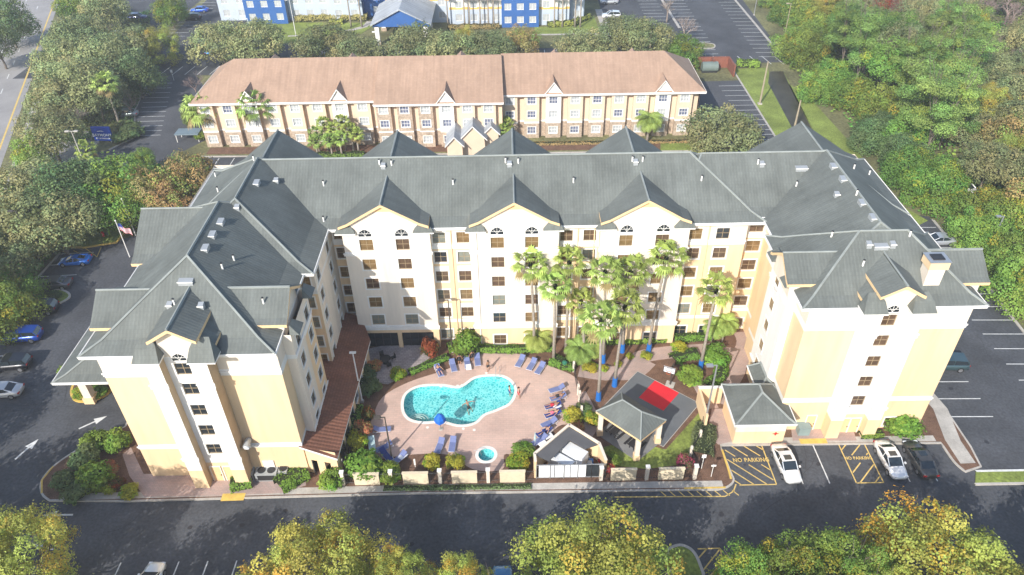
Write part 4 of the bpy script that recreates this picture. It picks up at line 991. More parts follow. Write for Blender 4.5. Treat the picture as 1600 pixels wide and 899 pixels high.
# ---- named trees, placed by eye against the photograph
GL, GR_, GB = 'oaks between the highway and the car parks', 'trees in the dense wood on the right', 'trees along the lane behind the tan hotel'
for k, px, py, r, h, lb in [
    ('oak', 130, 62, 7.5, 11, 'broad grey-green oak near the top of the roadside grove'), ('oak', 98, 96, 5.8, 9.5, 'grey-green oak overhanging the highway edge'), ('oak', 172, 92, 7, 11, 'grey oak in the thick of the roadside grove'),
    ('oak', 120, 132, 7.5, 11, 'wide oak in the middle of the roadside grove'), ('oak', 84, 160, 5.6, 9, 'oak leaning out over the yellow road line'), ('bare', 196, 150, 4.5, 7, 'bare grey tree inside the roadside grove'), ('bare', 118, 182, 4.5, 10.5, 'bare brownish tree at the lower edge of the roadside grove'), ('oak', 150, 150, 5.5, 9, 'oak behind the pale palm by the sign'),
    ('oak', 76, 208, 5.6, 9, 'spreading oak left of the blue roadside sign'), ('dark', 212, 118, 5, 8, 'dark green tree at the edge of the left car park'), ('oak', 200, 70, 5.5, 9, 'oak beside the yellowing tree at the far left car park'),
    ('yellow', 245, 66, 5, 8, 'yellowing tree at the far left car park'), ('green', 265, 14, 4.5, 8, 'green tree with a yellow side at the top left car park'), ('oak', 160, 18, 6, 10, 'oak at the top edge by the highway'), ('green', 118, 8, 5, 9, 'green tree at the very top left'),
    ('dark', 8, 30, 6, 11, 'dark oak shading the far highway verge'), ('dark', -8, 66, 5, 10, 'second dark oak on the far highway verge'), ('green', 50, 238, 3.4, 6.5, 'yellow-green tree leaning over the side road'),
    ('oak', 46, 296, 6.6, 10, 'large grey-green oak in front of the side road'), ('dark', 96, 305, 6, 10, 'dark green tree beside the large grey-green oak'), ('oak', 22, 345, 6.5, 9, 'oak by the bare earth patch at the left edge'),
    ('green', 182, 292, 6.2, 9, 'bright green tree in the middle of the left tree belt'), ('dark', 130, 290, 5.5, 9, 'dark green tree left of the bright green tree'), ('green', 205, 318, 4, 7, 'smaller bright green tree behind the flagpoles'),
    ('orange', 240, 292, 5, 8, 'orange-brown tree left of the hotel roof'), ('orange', 292, 276, 5.2, 8.5, 'orange and green tree touching the hotel roof corner'), ('orange', 262, 318, 4, 7, 'lower orange-brown tree behind the large west gable'),
    ('oak', 85, 345, 6, 9, 'oak shading the left lamp post'), ('oak', 8, 400, 5, 7, 'oak at the left edge beside the blue sports car'), ('green', 20, 455, 3.5, 5, 'low green tree beside the dark parked cars'), ('green', 3, 478, 4, 6, 'green tree cut by the left picture edge'),
    ('oak', 342, 62, 7, 9, 'broad oak behind the left end of the tan hotel'), ('oak', 398, 60, 6.5, 9, 'oak by the tall lamp post behind the tan hotel'), ('oak', 508, 70, 7.2, 9, 'rounded oak left of the blue gabled portico'), ('oak', 556, 82, 6, 8, 'oak just left of the blue gabled portico'),
    ('oak', 648, 68, 7, 9, 'oak right of the blue gabled portico'), ('oak', 695, 74, 6, 8.5, 'oak behind the middle of the tan hotel'), ('yellow', 728, 66, 3.6, 7.5, 'yellow-green tree between two oaks behind the tan hotel'), ('oak', 762, 74, 6, 8.5, 'oak below the dark blue tower of the far hotel'),
    ('orange', 818, 62, 4.5, 7, 'thin orange tree below the dark blue tower'), ('oak', 915, 76, 6.5, 8.5, 'oak left of the white cars in the far car park'), ('oak', 975, 50, 6, 9, 'oak beside the white cars in the far car park'), ('oak', 1010, 62, 6, 9, 'oak left of the bare pinkish tree'),
    ('bare', 1025, 60, 5, 8, 'bare grey tree over the right end of the tan hotel'), ('green', 1068, 78, 4.6, 6, 'bright green round tree at the right end of the tan hotel roof'), ('bare', 1072, 28, 5.5, 9, 'bare pinkish tree on the far car park median'), ('bare', 1045, 4, 4.5, 8, 'bare grey tree at the top of the median'),
    ('oak', 1130, 205, 6.6, 8.5, 'large round green tree at the right corner of the tan hotel'), ('bare', 300, 122, 4, 5, 'small bare orange-brown tree at the left end of the tan hotel'), ('bare', 165, 42, 4.5, 8, 'bare pinkish tree beside the tall pale palm'),
    ('green', 222, 250, 2.2, 4.5, 'slender yellow-green tree by the drive junction'), ('green', 300, 178, 2.2, 3.2, 'small shrub tree under the fan palm by the canopy')]:
    TP(k, px, py, r, h, {'oak': 'oak_tree', 'bare': 'bare_tree', 'pine': 'pine_tree'}.get(k, 'leafy_tree'), lb)
# foreground
for k, x, y, r, h, lb, v in [
    ('yellow', 6.4, 33.4, 7.2, 10.6, 'largest yellow-green tree at the bottom middle', 0), ('yellow', -16.4, 34.0, 6.0, 10.4, 'yellow-green tree at the bottom left of the road', 1), ('yellow', -21.4, 31.2, 3.2, 8.4, 'smaller yellow-green tree left of the bottom trees', 2),
    ('autumn', -9.4, 33.6, 2.6, 9.2, 'slim orange-tipped tree at the bottom edge', 0), ('autumn', -4.6, 33.2, 2.8, 8.0, 'orange-tipped tree left of the largest bottom tree', 1), ('yellow', -13.2, 32.8, 2.8, 8.0, 'small green and yellow tree between the bottom trees', 3),
    ('autumn', 34.4, 33.8, 6.8, 10.4, 'large orange-tipped tree at the bottom right', 0), ('autumn', 40.5, 30.2, 4.6, 8.8, 'orange tree at the bottom right corner', 1), ('yellow', 29.8, 32.2, 3.4, 9.0, 'yellow-green tree at the left of the bottom right tree', 2),
    ('green', 18.6, 33.2, 2.7, 9.0, 'leftmost bright green tree of the bottom right row', 0), ('green', 22.0, 33.8, 2.8, 9.2, 'bright green tree second from the left in the bottom right row', 1), ('green', 25.4, 33.9, 2.9, 9.4, 'bright green tree third from the left in the bottom right row', 2), ('green', 28.4, 33.0, 2.6, 9.0, 'bright green tree nearest the orange-tipped bottom tree', 3),
    ('yellow', -41.8, 35.4, 4.8, 10.2, 'yellow-green tree at the bottom left corner', 3), ('bare', -37.6, 31.8, 3.6, 8.0, 'half-bare pale tree at the bottom left', 0), ('yellow', -38.6, 29.8, 4.0, 7.6, 'low green tree below the half-bare tree', 0), ('yellow', -46.5, 37.5, 3.4, 9, 'yellow-green tree cut by the left edge at the bottom', 1)]:
    tree(k, x, y, r, h, 'bare_tree' if k == 'bare' else 'leafy_tree', lb, v=v)
for i, (x, y, r, h) in enumerate(((-33, 26.5, 6, 12), (-26.5, 25, 5.5, 11), (-50, 33, 6, 12), (-58, 36, 6.5, 12), (-14, 24, 6, 12), (-2, 24, 6, 12.5), (-66.5, 47, 6, 12), (-72, 60, 5.5, 11), (-71.5, 76, 5.5, 10), (13, 25, 6, 11), (22, 24, 6, 12), (32, 23, 6, 12), (44, 26, 6.5, 12), (53, 33.5, 5.5, 11))):
    tree(('oak', 'green')[i % 2], x, y, r, h, 'leafy_tree', 'tall shade tree beyond the near edge of the car park', 'shade trees around the near edge of the car park')
# ---- the wood on the right
wood_edge = [p.xy for p in GP((1195, 5), (1232, 60), (1226, 100), (1262, 148), (1345, 215), (1400, 300), (1428, 335))]+[Vector((66.2, 92)), Vector((65.6, 45)), Vector((112, 45)), Vector((200, 120)), Vector((210, 250)), Vector((60, 250))]
def inside(p, poly):
    c = False; n = len(poly)
    for i in range(n):
        a, b_ = poly[i], poly[(i+1) % n]
        if (a[1] > p[1]) != (b_[1] > p[1]) and p[0] < (b_[0]-a[0])*(p[1]-a[1])/(b_[1]-a[1])+a[0]: c = not c
    return c
def project(p):
    d = Vector(p)-CAM; z = d.dot(FW); return 800+F_PX*d.dot(RT)/z, 449.5-F_PX*d.dot(UP)/z
def edge_dist(p, poly):
    m = 1e9; n = len(poly)
    for i in range(8):
        a, b_ = Vector(poly[i]), Vector(poly[i+1]); t = max(0, min(1, (Vector(p)-a).dot(b_-a)/(b_-a).length_squared)); m = min(m, (Vector(p)-a-(b_-a)*t).length)
    return m
WOODK = {'oak': 'grey-green leafy tree in the dense wood', 'dark': 'dark green tree in the dense wood', 'green': 'bright green leafy tree in the dense wood', 'yellow': 'yellow-green tree in the dense wood', 'pine': 'flat-topped light green pine in the dense wood', 'orange': 'orange-brown tree in the dense wood', 'bare': 'bare grey tree in the dense wood'}
sy = 46.0; row = 0
while sy < 248:
    sx = 56+(row % 2)*3.2
    while sx < 205:
        p = (sx+rnd.uniform(-1.8, 1.8), sy+rnd.uniform(-1.8, 1.8)); sx += 6.6+max(0, sy-150)*.02
        if not inside(p, wood_edge): continue
        px, py = project((*p, 9)); 
        if not (-60 < px < 1690 and py > -70): continue
        if (Vector(p)-G(1512, 268).xy).length < 5.5 or (Vector(p)-G(1440, 345).xy).length < 3: continue
        ed = edge_dist(p, wood_edge); u = rnd.random()
        if ed < 7: k = 'green' if u < .75 else 'dark'; r = rnd.uniform(3.9, 4.9); h = rnd.uniform(5, 7)
        elif 1300 < px < 1530 and 40 < py < 200: k = 'pine' if u < .7 else ('oak' if u < .85 else 'green'); r = rnd.uniform(4, 5.2); h = rnd.uniform(12, 15.5)
        elif px > 1340 and py < 60: k = 'bare' if u < .6 else 'oak'; r = rnd.uniform(4, 5); h = rnd.uniform(9, 12)
        elif px < 1340 and py < 130: k = 'oak' if u < .5 else ('yellow' if u < .7 else 'green'); r = rnd.uniform(3.8, 5); h = rnd.uniform(10, 13)
        elif 1440 < px and 270 < py < 360: k = 'yellow' if u < .45 else ('orange' if u < .55 else 'green'); r = rnd.uniform(4.4, 5.6); h = rnd.uniform(7, 9.5)
        elif px > 1530 and 100 < py < 200: k = 'orange' if u < .3 else ('yellow' if u < .5 else 'oak'); r = rnd.uniform(4.2, 5.2); h = rnd.uniform(6, 9)
        elif 1380 < px < 1480 and 170 < py < 250: k = 'bare' if u < .5 else 'green'; r = rnd.uniform(3.5, 4.4); h = rnd.uniform(6, 8)
        else: k = 'oak' if u < .45 else ('green' if u < .72 else ('dark' if u < .85 else ('yellow' if u < .93 else 'bare'))); r = rnd.uniform(4, 5.6); h = rnd.uniform(7, 10.5)
        tree(k, p[0], p[1], r, h, {'oak': 'oak_tree', 'bare': 'bare_tree', 'pine': 'pine_tree'}.get(k, 'leafy_tree'), WOODK[k], WOODK[k].replace('tree', 'trees').replace('light green pine', 'light green pines'))
    sy += 6.0; row += 1
TP('red', 1375, 24, 4.6, 13, 'leafy_tree', 'single rust-red tree near the top of the wood')
# undergrowth and verge planting: countless leaves as one mass
def undergrowth(name, poly, n, hmax, size, m, lab, seed=3, z0=0):
    g = np.random.default_rng(seed); xs = [p[0] for p in poly]; ys = [p[1] for p in poly]; out = []
    P = g.uniform((min(xs), min(ys)), (max(xs), max(ys)), (n*3, 2))
    P = np.array([q for q in P if inside(q, poly)][:n]); k = len(P)
    z = z0+hmax*(.35+.65*np.clip(np.sin(P[:, 0]*.9)*np.cos(P[:, 1]*.8)+.3, 0, 1))*g.uniform(.2, 1, k)
    C = np.column_stack([P, z]); Nn = g.normal(size=(k, 3))*.6; Nn[:, 2] += 1; Nn /= np.linalg.norm(Nn, axis=1)[:, None]
    t = g.uniform(.6, 1.35, k)[:, None]*np.array([1, 1, 1])*(1+.25*np.sin(P[:, :1]*.6)); t[:, 0] *= 1+.35*np.sin(P[:, 1]*.37+P[:, 0]*.21)
    me = leaves_mesh(name, C, Nn, size*g.uniform(.7, 1.3, k), t, [m]); o = bpy.data.objects.new(name, me); col.objects.link(o); return tag(o, lab, 'undergrowth', kind='stuff')
undergrowth('undergrowth', [tuple(p) for p in wood_edge], 42000, 2.2, .62, BRG, 'low green undergrowth on the floor of the wood')
LB = [p.xy for p in GP((60, 275), (130, 262), (330, 262), (300, 330), (205, 350), (110, 362), (60, 430), (0, 470), (-40, 400), (0, 300))]
undergrowth('roadside_undergrowth', [tuple(p) for p in LB], 9000, 1.0, .5, BRG, 'low greenery under the left tree belt', 4)
GV = [p.xy for p in GP((100, 28), (235, 20), (232, 128), (210, 175), (208, 208), (120, 225), (70, 215), (62, 100))]
undergrowth('roadside_undergrowth', [tuple(p) for p in GV], 15000, 1.3, .55, DKG, 'dark ground cover under the roadside grove', 5)
# ---- shrubs, hedges and beds
def shrub_mesh(m, seed, nl=2600, ls=.17, hz=.8, smooth_=False, tips=None):
    C, Nn, s, t, cs = crown(seed=seed, nb=16 if not smooth_ else 7, nl=nl, ls=ls, hz=hz, br=(.3, .45) if not smooth_ else (.7, .8), base=-.2, tips=tips, spread=.03)
    C[:, 2] = np.maximum(C[:, 2], -hz*.85)
    return leaves_mesh('foliage', C, Nn, s, t, [m])
SH = {k: [shrub_mesh(m, 60+i, tips=tp) for i in range(2)] for k, m, tp in (('green', HEDG, None), ('lime', LIME, (.3, (.6, .9, .8))), ('red', REDL, (.4, (.5, 1.6, 1))), ('pink', PNK, (.3, (.4, 2.2, .5))), ('dark', DKG, None), ('copper', ORG, (.4, (1.3, .6, .8))))}
SH['ball'] = [shrub_mesh(HEDG, 71, nl=3600, ls=.15, hz=.9, smooth_=True)]
cb = MB(); cb.ball((0, 0, 0), .74, CORE, 12, 8, .8); core = cb.build('filler_core', link=False, uv=False)
def shrub(px, py, r, kind_, label, h=None, group=None, cat='shrub', name='shrub'):
    p = G(px, py, .12+(h or r*.8)*.5); h = h or r*1.6
    t = empty(name, (p.x, p.y, .12), label, cat, group, rz=rnd.uniform(0, 6))
    inst(rnd.choice(SH[kind_]), 'foliage', t, (0, 0, h*.48), 0, (r, r, h*.62)); inst(core, 'filler_core', t, (0, 0, h*.42), 0, (r, r, h*.55)); return t
for a in [(729, 538, 1.75, 'ball', 'big clipped round bush by the middle hotel bay', 2.8), (568, 727, 1.9, 'ball', 'big clipped round bush at the front fence', 2.4), (517, 750, 1.25, 'green', 'round bush beside the veranda door path', 1.9),
          (608, 739, 1.3, 'green', 'rounded flowering bush right of the big front bush', 1.6), (1079, 587, 1.55, 'green', 'round bush just below the leaning palm', 1.5), (1116, 555, 1.7, 'green', 'tall round bush at the right of the shrub island', 1.9),
          (1413, 667, 1.75, 'ball', 'round bush at the foot of the right wing', 2.0), (578, 605, 1.3, 'dark', 'dark round bush beside the terrace path', 1.6), (571, 585, 1.2, 'dark', 'dark bush under the veranda edge', 1.5),
          (622, 585, 1.0, 'lime', 'lime green bush by the stone planter', 1.2), (672, 545, 1.1, 'red', 'coppery red bush by the terrace doors', 2.6), (575, 648, .8, 'red', 'red-leaved bush by the left lamp post', 1.8), (566, 672, 1.1, 'copper', 'orange-green bush left of the pool deck', 1.6),
          (557, 690, 1.2, 'lime', 'yellow-green bush at the veranda corner', 1.7), (585, 572, .9, 'copper', 'brownish bush behind the dark round bushes', 1.2), (948, 725, .9, 'pink', 'pink-flowering bush right of the white enclosure', 1.3), (1071, 724, .95, 'pink', 'pink-flowering bush at the right end of the fence', 1.4),
          (895, 650, 1.1, 'lime', 'strappy yellow-green plant behind the right lounger row', 1.6), (900, 668, .9, 'copper', 'reddish plant below the strappy plant', 1.1), (928, 655, 1.0, 'lime', 'yellow-green plant at the pavilion corner', 1.5), (912, 640, .9, 'dark', 'dark plant by the deck fence', 1.2),
          (675, 722, .95, 'lime', 'left strappy yellow-green plant below the pool', 1.3), (712, 722, 1.0, 'lime', 'right strappy yellow-green plant below the pool', 1.2), (810, 722, 1.3, 'lime', 'yellow-green bush left of the white enclosure', 1.2), (818, 703, 1.2, 'green', 'green bush behind the yellow-green bush', 1.0),
          (922, 574, .95, 'lime', 'yellow croton clump left of the palms', .9), (944, 576, .5, 'lime', 'small yellow croton beside the bigger clump', .7), (1062, 543, 1.0, 'lime', 'yellow croton by the far path', .9), (1010, 556, .7, 'lime', 'yellow croton at the foot of the tallest palm', .8),
          (984, 557, .5, 'lime', 'little yellow croton under the courtyard palms', .6), (966, 569, .5, 'lime', 'little yellow croton beside the court path', .6),
          (132, 716, 1.6, 'dark', 'dark green bush in the left corner bed', 2.0), (148, 745, 1.75, 'ball', 'large rounded bush in the left corner bed', 2.2), (120, 768, 1.4, 'dark', 'low dark bush at the corner kerb', 1.4), (100, 750, 1.2, 'dark', 'small bush by the curved kerb', 1.5),
          (148, 690, 1.4, 'green', 'bright green bush at the top of the corner bed', 2.0), (184, 690, 1.4, 'green', 'bright green bush beside the hotel corner', 2.2), (172, 757, 1.1, 'lime', 'yellow-green low bush in the corner bed', .9), (202, 768, 1.0, 'lime', 'yellow-green low bush at the paved walk', .8), (182, 755, .8, 'red', 'dark red bush in the corner bed', 1.0), (168, 735, 1.1, 'copper', 'brown-green bush behind the rounded bush', 1.0),
          (132, 612, 1.3, 'lime', 'yellow-green bush in the porch island', .8), (152, 612, 1.1, 'green', 'green bush beside the porch pillar', .9), (150, 592, .7, 'pink', 'pink-flowering bush behind the porch pillar', 1.2), (104, 585, 1.0, 'green', 'green shrub left of the porch pillar', 2.2), (152, 580, 1.0, 'green', 'shrub seen under the porch roof', 1.3),
          (300, 165, 1.0, 'green', 'shrub by the slate-roofed canopy', 1.2), (315, 212, 1.4, 'green', 'green shrub between canopy and tan hotel', 1.5), (205, 205, 2.4, 'dark', 'dark rounded shrub right of the blue sign', 2.2), (175, 180, 1.8, 'dark', 'dark shrub above the blue sign', 1.8), (190, 215, 1.8, 'dark', 'dark shrub at the drive kerb', 1.8),
          (345, 52, 1.8, 'dark', 'brownish hedge bush by the far left lawn', 1.6), (80, 462, 1.2, 'dark', 'low plant in the car park island', .7), (955, 718, 1.0, 'green', 'small shrub at the lawn edge by the enclosure', 1.2)]:
    shrub(*a[:5], h=a[5])
def hedge(pts, wd, h, m, label, n=None, z0=.12, ls=.17, name='hedge', cat='hedge', group=None):
    P = [Vector((p[0], p[1])) for p in pts]; L = sum((b_-a).length for a, b_ in zip(P, P[1:])); n = n or int(L*(wd+2*h)*75*(.17/ls)**2)
    g = np.random.default_rng(int(abs(P[0].x)*10) % 997); C = []; Nn = []
    seg = [(a, b_, (b_-a).length) for a, b_ in zip(P, P[1:])]; pr = np.array([s[2] for s in seg])/L
    ks = g.choice(len(seg), n, p=pr)
    for k in ks:
        a, b_, l = seg[k]; d = (b_-a)/l; nn = Vector((-d.y, d.x)); q = a+d*g.uniform(0, l); f = g.uniform()
        th = g.uniform(0, math.pi); s = math.cos(th); zz = math.sin(th); s = math.copysign(abs(s)**.45, s); zz = zz**.5; wob = 1+.1*math.sin(q.x*2.1+q.y*1.7)+g.normal()*.04
        p2 = q+nn*s*wd*.5*wob; C.append((p2.x, p2.y, z0+h*zz*wob*g.uniform(.93, 1.03))); Nn.append((nn.x*s+g.normal()*.35, nn.y*s+g.normal()*.35, zz+g.normal()*.3))
    C = np.array(C); Nn = np.array(Nn); Nn /= np.linalg.norm(Nn, axis=1)[:, None]
    t = empty(name, (P[0].x, P[0].y, z0), label, cat, group)
    me = leaves_mesh('foliage', C-np.array([P[0].x, P[0].y, z0]), Nn, ls*g.uniform(.7, 1.3, n), g.uniform(.7, 1.3, n)[:, None]*np.ones((1, 3)), [m]); inst(me, 'foliage', t)
    b = MB(); ribbon(b, P, wd*.82, z0, z0+h*.86, CORE); b.build('filler_core', t); return t
def HP(*p): return [q.xy for q in GP(*p, z=.12)]
for a in [(HP((745, 548), (800, 549), (862, 546)), 1.2, .7, HEDG, 'low clipped hedge under the middle bay windows'), (HP((935, 536), (975, 536), (1040, 533)), 1.0, .7, HEDG, 'low clipped hedge under the right bay windows'), (HP((1052, 532), (1080, 530), (1110, 529)), 1.2, .8, HEDG, 'low hedge before the far corner windows'),
          (HP((640, 585), (668, 572), (700, 560)), 1.0, .5, HEDG, 'narrow hedge curving along the pool deck'), (HP((700, 548), (712, 545)), 1.4, 1.0, HEDG, 'short hedge beside the clipped round bush'), (HP((862, 565), (880, 572), (898, 575)), 1.8, .8, HEDG, 'hedge behind the green litter bin'),
          (HP((1050, 565), (1070, 558), (1090, 556)), 1.7, .7, HEDG, 'hedge at the back of the shrub island'), (HP((1130, 560), (1125, 590), (1105, 608)), 1.6, .7, HEDG, 'hedge curving down the right of the shrub island'), (HP((1103, 668), (1098, 690), (1095, 715)), 2.4, .8, OAK, 'dull olive hedge behind the deck gate'),
          (HP((436, 765), (455, 752), (480, 740)), 2.2, 1.1, HEDG, 'wedge-shaped clipped hedge beside the air conditioners'), (HP((362, 762), (395, 755)), 1.6, .9, HEDG, 'low hedge left of the air conditioners'), (HP((1342, 682), (1378, 680)), 1.0, .5, HEDG, 'low hedge at the foot of the right wing'),
          (HP((600, 764), (830, 761)), .6, .22, DKG, 'low ivy strip along the foot of the front fence'), (HP((560, 640), (556, 665), (548, 700)), 1.3, 1.0, HEDG, 'planting strip along the veranda')]:
    hedge(*a)
for a in [(GP((398, 31), (456, 31)), 2.2, 1.4, YEL, 'clipped yellow hedge under the left blue tower'), (GP((462, 34), (510, 31), (575, 31)), 2.2, 1.5, ORG, 'long brownish hedge before the far hotel'), (GP((516, 37), (537, 37)), 1.8, 1.0, YEL, 'short yellow hedge before the brownish hedge'),
          (GP((855, 42), (895, 40), (920, 28)), 2.0, 1.2, YEL, 'curved yellow hedge at the right end of the far hotel'), (GP((1110, 101), (1140, 102)), 2.0, 1.2, HEDG, 'clipped hedge behind the bin enclosure'), (GP((1150, 103), (1186, 105)), 2.2, 1.4, HEDG, 'clipped hedge at the far car park edge'),
          (GP((700, 46), (780, 44)), 2, 1.0, ORG, 'brown hedge under the far white wall'), (GP((420, 240), (470, 240)), 1.6, .9, HEDG, 'low hedge before the tan hotel left of the palms'), (GP((480, 247), (570, 245)), 1.8, .8, BRG, 'bright low planting under the cabbage palms'), (GP((830, 226), (1080, 222)), 1.2, .3, ORG, 'reddish low planting along the tan hotel')]:
    hedge([p.xy for p in a[0]], *a[1:], ls=.3, z0=.03)
# ================================================================ neighbouring buildings
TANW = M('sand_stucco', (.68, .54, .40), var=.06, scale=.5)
STONE = M('tan_stone_veneer', (.42, .33, .25), var=.35, scale=2.5, fine=.2, bscale=8)
SHADW = M('shade_toned_panel_stucco', (.55, .40, .27), var=.08)  # sand stucco darkened to paint shadow on the panels' right-hand sides
BLW = M('royal_blue_stucco', (.035, .115, .33), var=.08)
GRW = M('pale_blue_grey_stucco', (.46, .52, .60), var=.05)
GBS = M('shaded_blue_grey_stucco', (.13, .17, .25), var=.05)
WWH = M('offwhite_stucco', (.80, .77, .72), var=.04)
YEB = M('yellow_band_paint', (.75, .47, .12), var=.05)
tan = empty('tan_hotel', (-10, 132, 0), 'long three-storey tan hotel with a tan shingle roof behind the big hotel', 'hotel')
ZE, YB = 8.5, 141.0
secs = [(-55.6, -23.5, 125.4, TANW, 0), (-23.5, -1.2, 123.9, TANW, 1), (-1.2, 34.3, 126.9, TANW, 2)]
wb = MB(); twin = []
def twall(p0, p1, us, zs, bands, wd=1.5, ht=1.3):
    ops = []; p0v = Vector(p0); d = (Vector(p1)-p0v).normalized()
    for z in zs:
        for u in us: ops.append((u-wd/2, u+wd/2, z, z+ht)); twin.append((p0v+d*u, math.atan2(d.y, d.x), z, wd, ht))
    wall(wb, p0, p1, 0, ZE, ops, bands)
bandT = [(2.9, STONE), (3.25, WWH), (99, TANW)]; bandW = [(2.9, STONE), (3.25, WWH), (99, WWH)]; bandS = [(3.0, STONE), (3.25, WWH), (99, STONE)]
dorm = []
for x0, x1, y, m, si in secs:
    n = int(round((x1-x0)/3.93)); pit = (x1-x0)/n
    for i in range(n):
        a = x0+pit*i; c = a+pit*.70; e = a+pit
        dm = (si, i) in ((0, 2), (0, 6), (1, 3), (2, 2), (2, 7))
        if dm: dorm.append(((a+c)/2, y))
        st = si == 1 and i < 3
        bd = bandW if dm else (bandS if st else bandT)
        twall((a, y-.55), (c, y-.55), [(c-a)/2], [.9, 4.0, 6.65], bd)
        wall(wb, (c, y-.55), (c, y+.25), 0, ZE, [], [(3.0, STONE), (99, SHADW)]); wall(wb, (c, y+.25), (e, y+.25), 0, ZE, [], bandT); wall(wb, (e, y+.25), (e, y-.55), 0, ZE, [], bandT)
wall(wb, (-55.6, YB), (-55.6, 124.8), 0, ZE, [(2+3.9*i, 3.6+3.9*i, z, z+1.3) for i in range(4) for z in (4.0, 6.6)], bandT)
wall(wb, (34.3, 126.3), (34.3, YB), 0, ZE, [], bandT); wall(wb, (34.3, YB), (-55.6, YB), 0, ZE, [], bandT)
wb.build('wall', tan)
me = window_mesh(1.5, 1.3, BL_WHT, trim=.12, nx=3, nz=2, mull=.06); md = window_mesh(1.5, 1.3, M('bluish_window_glass', (.16, .18, .26), rough=.15, spec=.6, var=.4, scale=1.2), trim=.12, nx=3, nz=2, mull=.06)
for i, (p, rz, z, wd, ht) in enumerate(twin): inst(me if rnd.random() < .72 else md, 'window', tan, Vector((p.x, p.y, z))-tan.location, rz)
b = MB(); kw = dict(m=TANROOF, fascia=WWH, flare=0, drop=.3)
hip(b, 'x', -56.6, -20, 124.3, 142.2, 8.6, 13.4, -50.0, -15, **kw); o = b.build('roof', tan)
b = MB(); hip(b, 'x', -23.8, -.9, 122.8, 142.6, 8.5, 13.55, -23.5, -1.2, **kw); b.build('roof', tan)
b = MB(); hip(b, 'x', -1.6, 35.3, 125.8, 142, 8.6, 13.3, -1.3, 28.6, **kw); b.build('roof', tan)
for x, y in dorm:
    b = MB(); w2 = MB(); gable(b, w2, 'y', x, 1.75, y-1.05, y+4.6, 8.6, 10.9, m=TANROOF, wallm=WWH, fascia=WWH, over=.35, flare=0, th=.25, wz=8.2)
    b.build('dormer_roof', tan); w2.build('gable_wall', tan)
for x in (-45, -30, -9, 9, 24):
    b = MB(); gable(b, None, 'y', x, 1.9, 141.6, 138.0, 9.4, 11.2, m=TANROOF, fascia=TANROOF, flare=0, th=.2); b.build('dormer_roof', tan)
# gabled entrance pieces
for x, w2_, y, z0, z1, m in ((-9.6, 1.7, 117.8, 2.8, 4.6, GREYROOF), (-6.4, 2.5, 119.4, 3.2, 5.8, GREYROOF), (-3.2, 1.6, 121.0, 3.4, 5.0, GREYROOF)):
    b = MB(); w2 = MB(); gable(b, w2, 'y', x, w2_, y, 124.6, z0, z1, m=m, wallm=TANW, fascia=WWH, over=.4, flare=0, th=.25, wz=0); b.build('entrance_roof', tan); w2.build('entrance_wall', tan)
# blue and white hotel at the top of the picture
far = empty('blue_white_hotel', (-25, 200, 0), 'blue, white and grey hotel with yellow bands at the top of the picture', 'hotel')
wb = MB(); fw = []
def fwall(x0, x1, y, bands, n, first=None):
    ops = []; L_ = x1-x0; zs = [1.1, 4.3, 7.5]
    for z in zs:
        for i in range(n):
            u = L_*(i+.5)/n; ops.append((u-.85, u+.85, z, z+1.6)); fw.append((x0+u, y, z))
    wall(wb, (x0, y), (x1, y), 0, 12, ops, bands)
bW = [(5.4, GRW), (6.1, YEB), (99, WWH)]; bB = [(99, BLW)]; bG = [(99, GRW)]; bW2 = [(3.9, GRW), (4.5, YEB), (99, WWH)]
fs = [(-75, -67.2, 198, bW, 2), (-67.2, -56.6, 194.5, bB, 3), (-56.6, -45.6, 197, bW, 3), (-45.6, -37.4, 196.2, bG, 2), (-37.4, -30.8, 199, bB, 1), (-30.8, -14.6, 193.5, bW, 4), (-14.6, -9.8, 191.0, bW2, 1), (-9.8, -1.4, 191.0, bW2, 3), (-1.4, 7.9, 188.6, bB, 3), (7.9, 15.6, 190.0, bW2, 2), (15.6, 19.6, 192.5, bG, 1)]
for k, (x0, x1, y, bd, n) in enumerate(fs):
    fwall(x0, x1, y, bd, n)
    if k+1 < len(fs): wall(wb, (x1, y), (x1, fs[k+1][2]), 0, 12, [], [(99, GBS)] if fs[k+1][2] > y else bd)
wall(wb, (19.6, 192.5), (19.6, 212), 0, 12, [], bG); wall(wb, (19.6, 212), (-75, 212), 0, 12, [], bG); wall(wb, (-75, 212), (-75, 198), 0, 12, [], bG)
wb.build('wall', far)
me = window_mesh(1.7, 1.6, BL_WHT, trim=0, nx=2, nz=1, mull=.06)
for x, y, z in fw: inst(me, 'window', far, Vector((x, y, z))-far.location, 0)
b = MB(); b.prism([(-75, 198.2)]+[q for s in fs for q in ((s[0]+.01, s[2]+.2), (s[1]-.01, s[2]+.2))]+[(19.4, 211.8), (-74.8, 211.8)], 11.2, 11.4, WWH); b.build('roof', far)
# arrival portico of that hotel
po = empty('entrance_portico', (-24.5, 182, 0), 'grey-roofed drive-through portico with a royal blue gable before the far hotel', 'portico')
b = MB(); w2 = MB(); gable(b, w2, 'y', -25.2, 7.2, 176.6, 193, 5.0, 8.6, m=GREYROOF, wallm=BLW, fascia=GREYROOF, over=.5, flare=0, th=.3, wz=4.4); b.build('roof', po); w2.build('blue_gable', po)
for x in (-31, -19.4):
    for y in (177.6, 188): b = MB(); b.box(x-.5, x+.5, y-.5, y+.5, 0, 4.6, WWH); b.box(x-.65, x+.65, y-.65, y+.65, 0, .8, STONE); b.build('pillar', po)
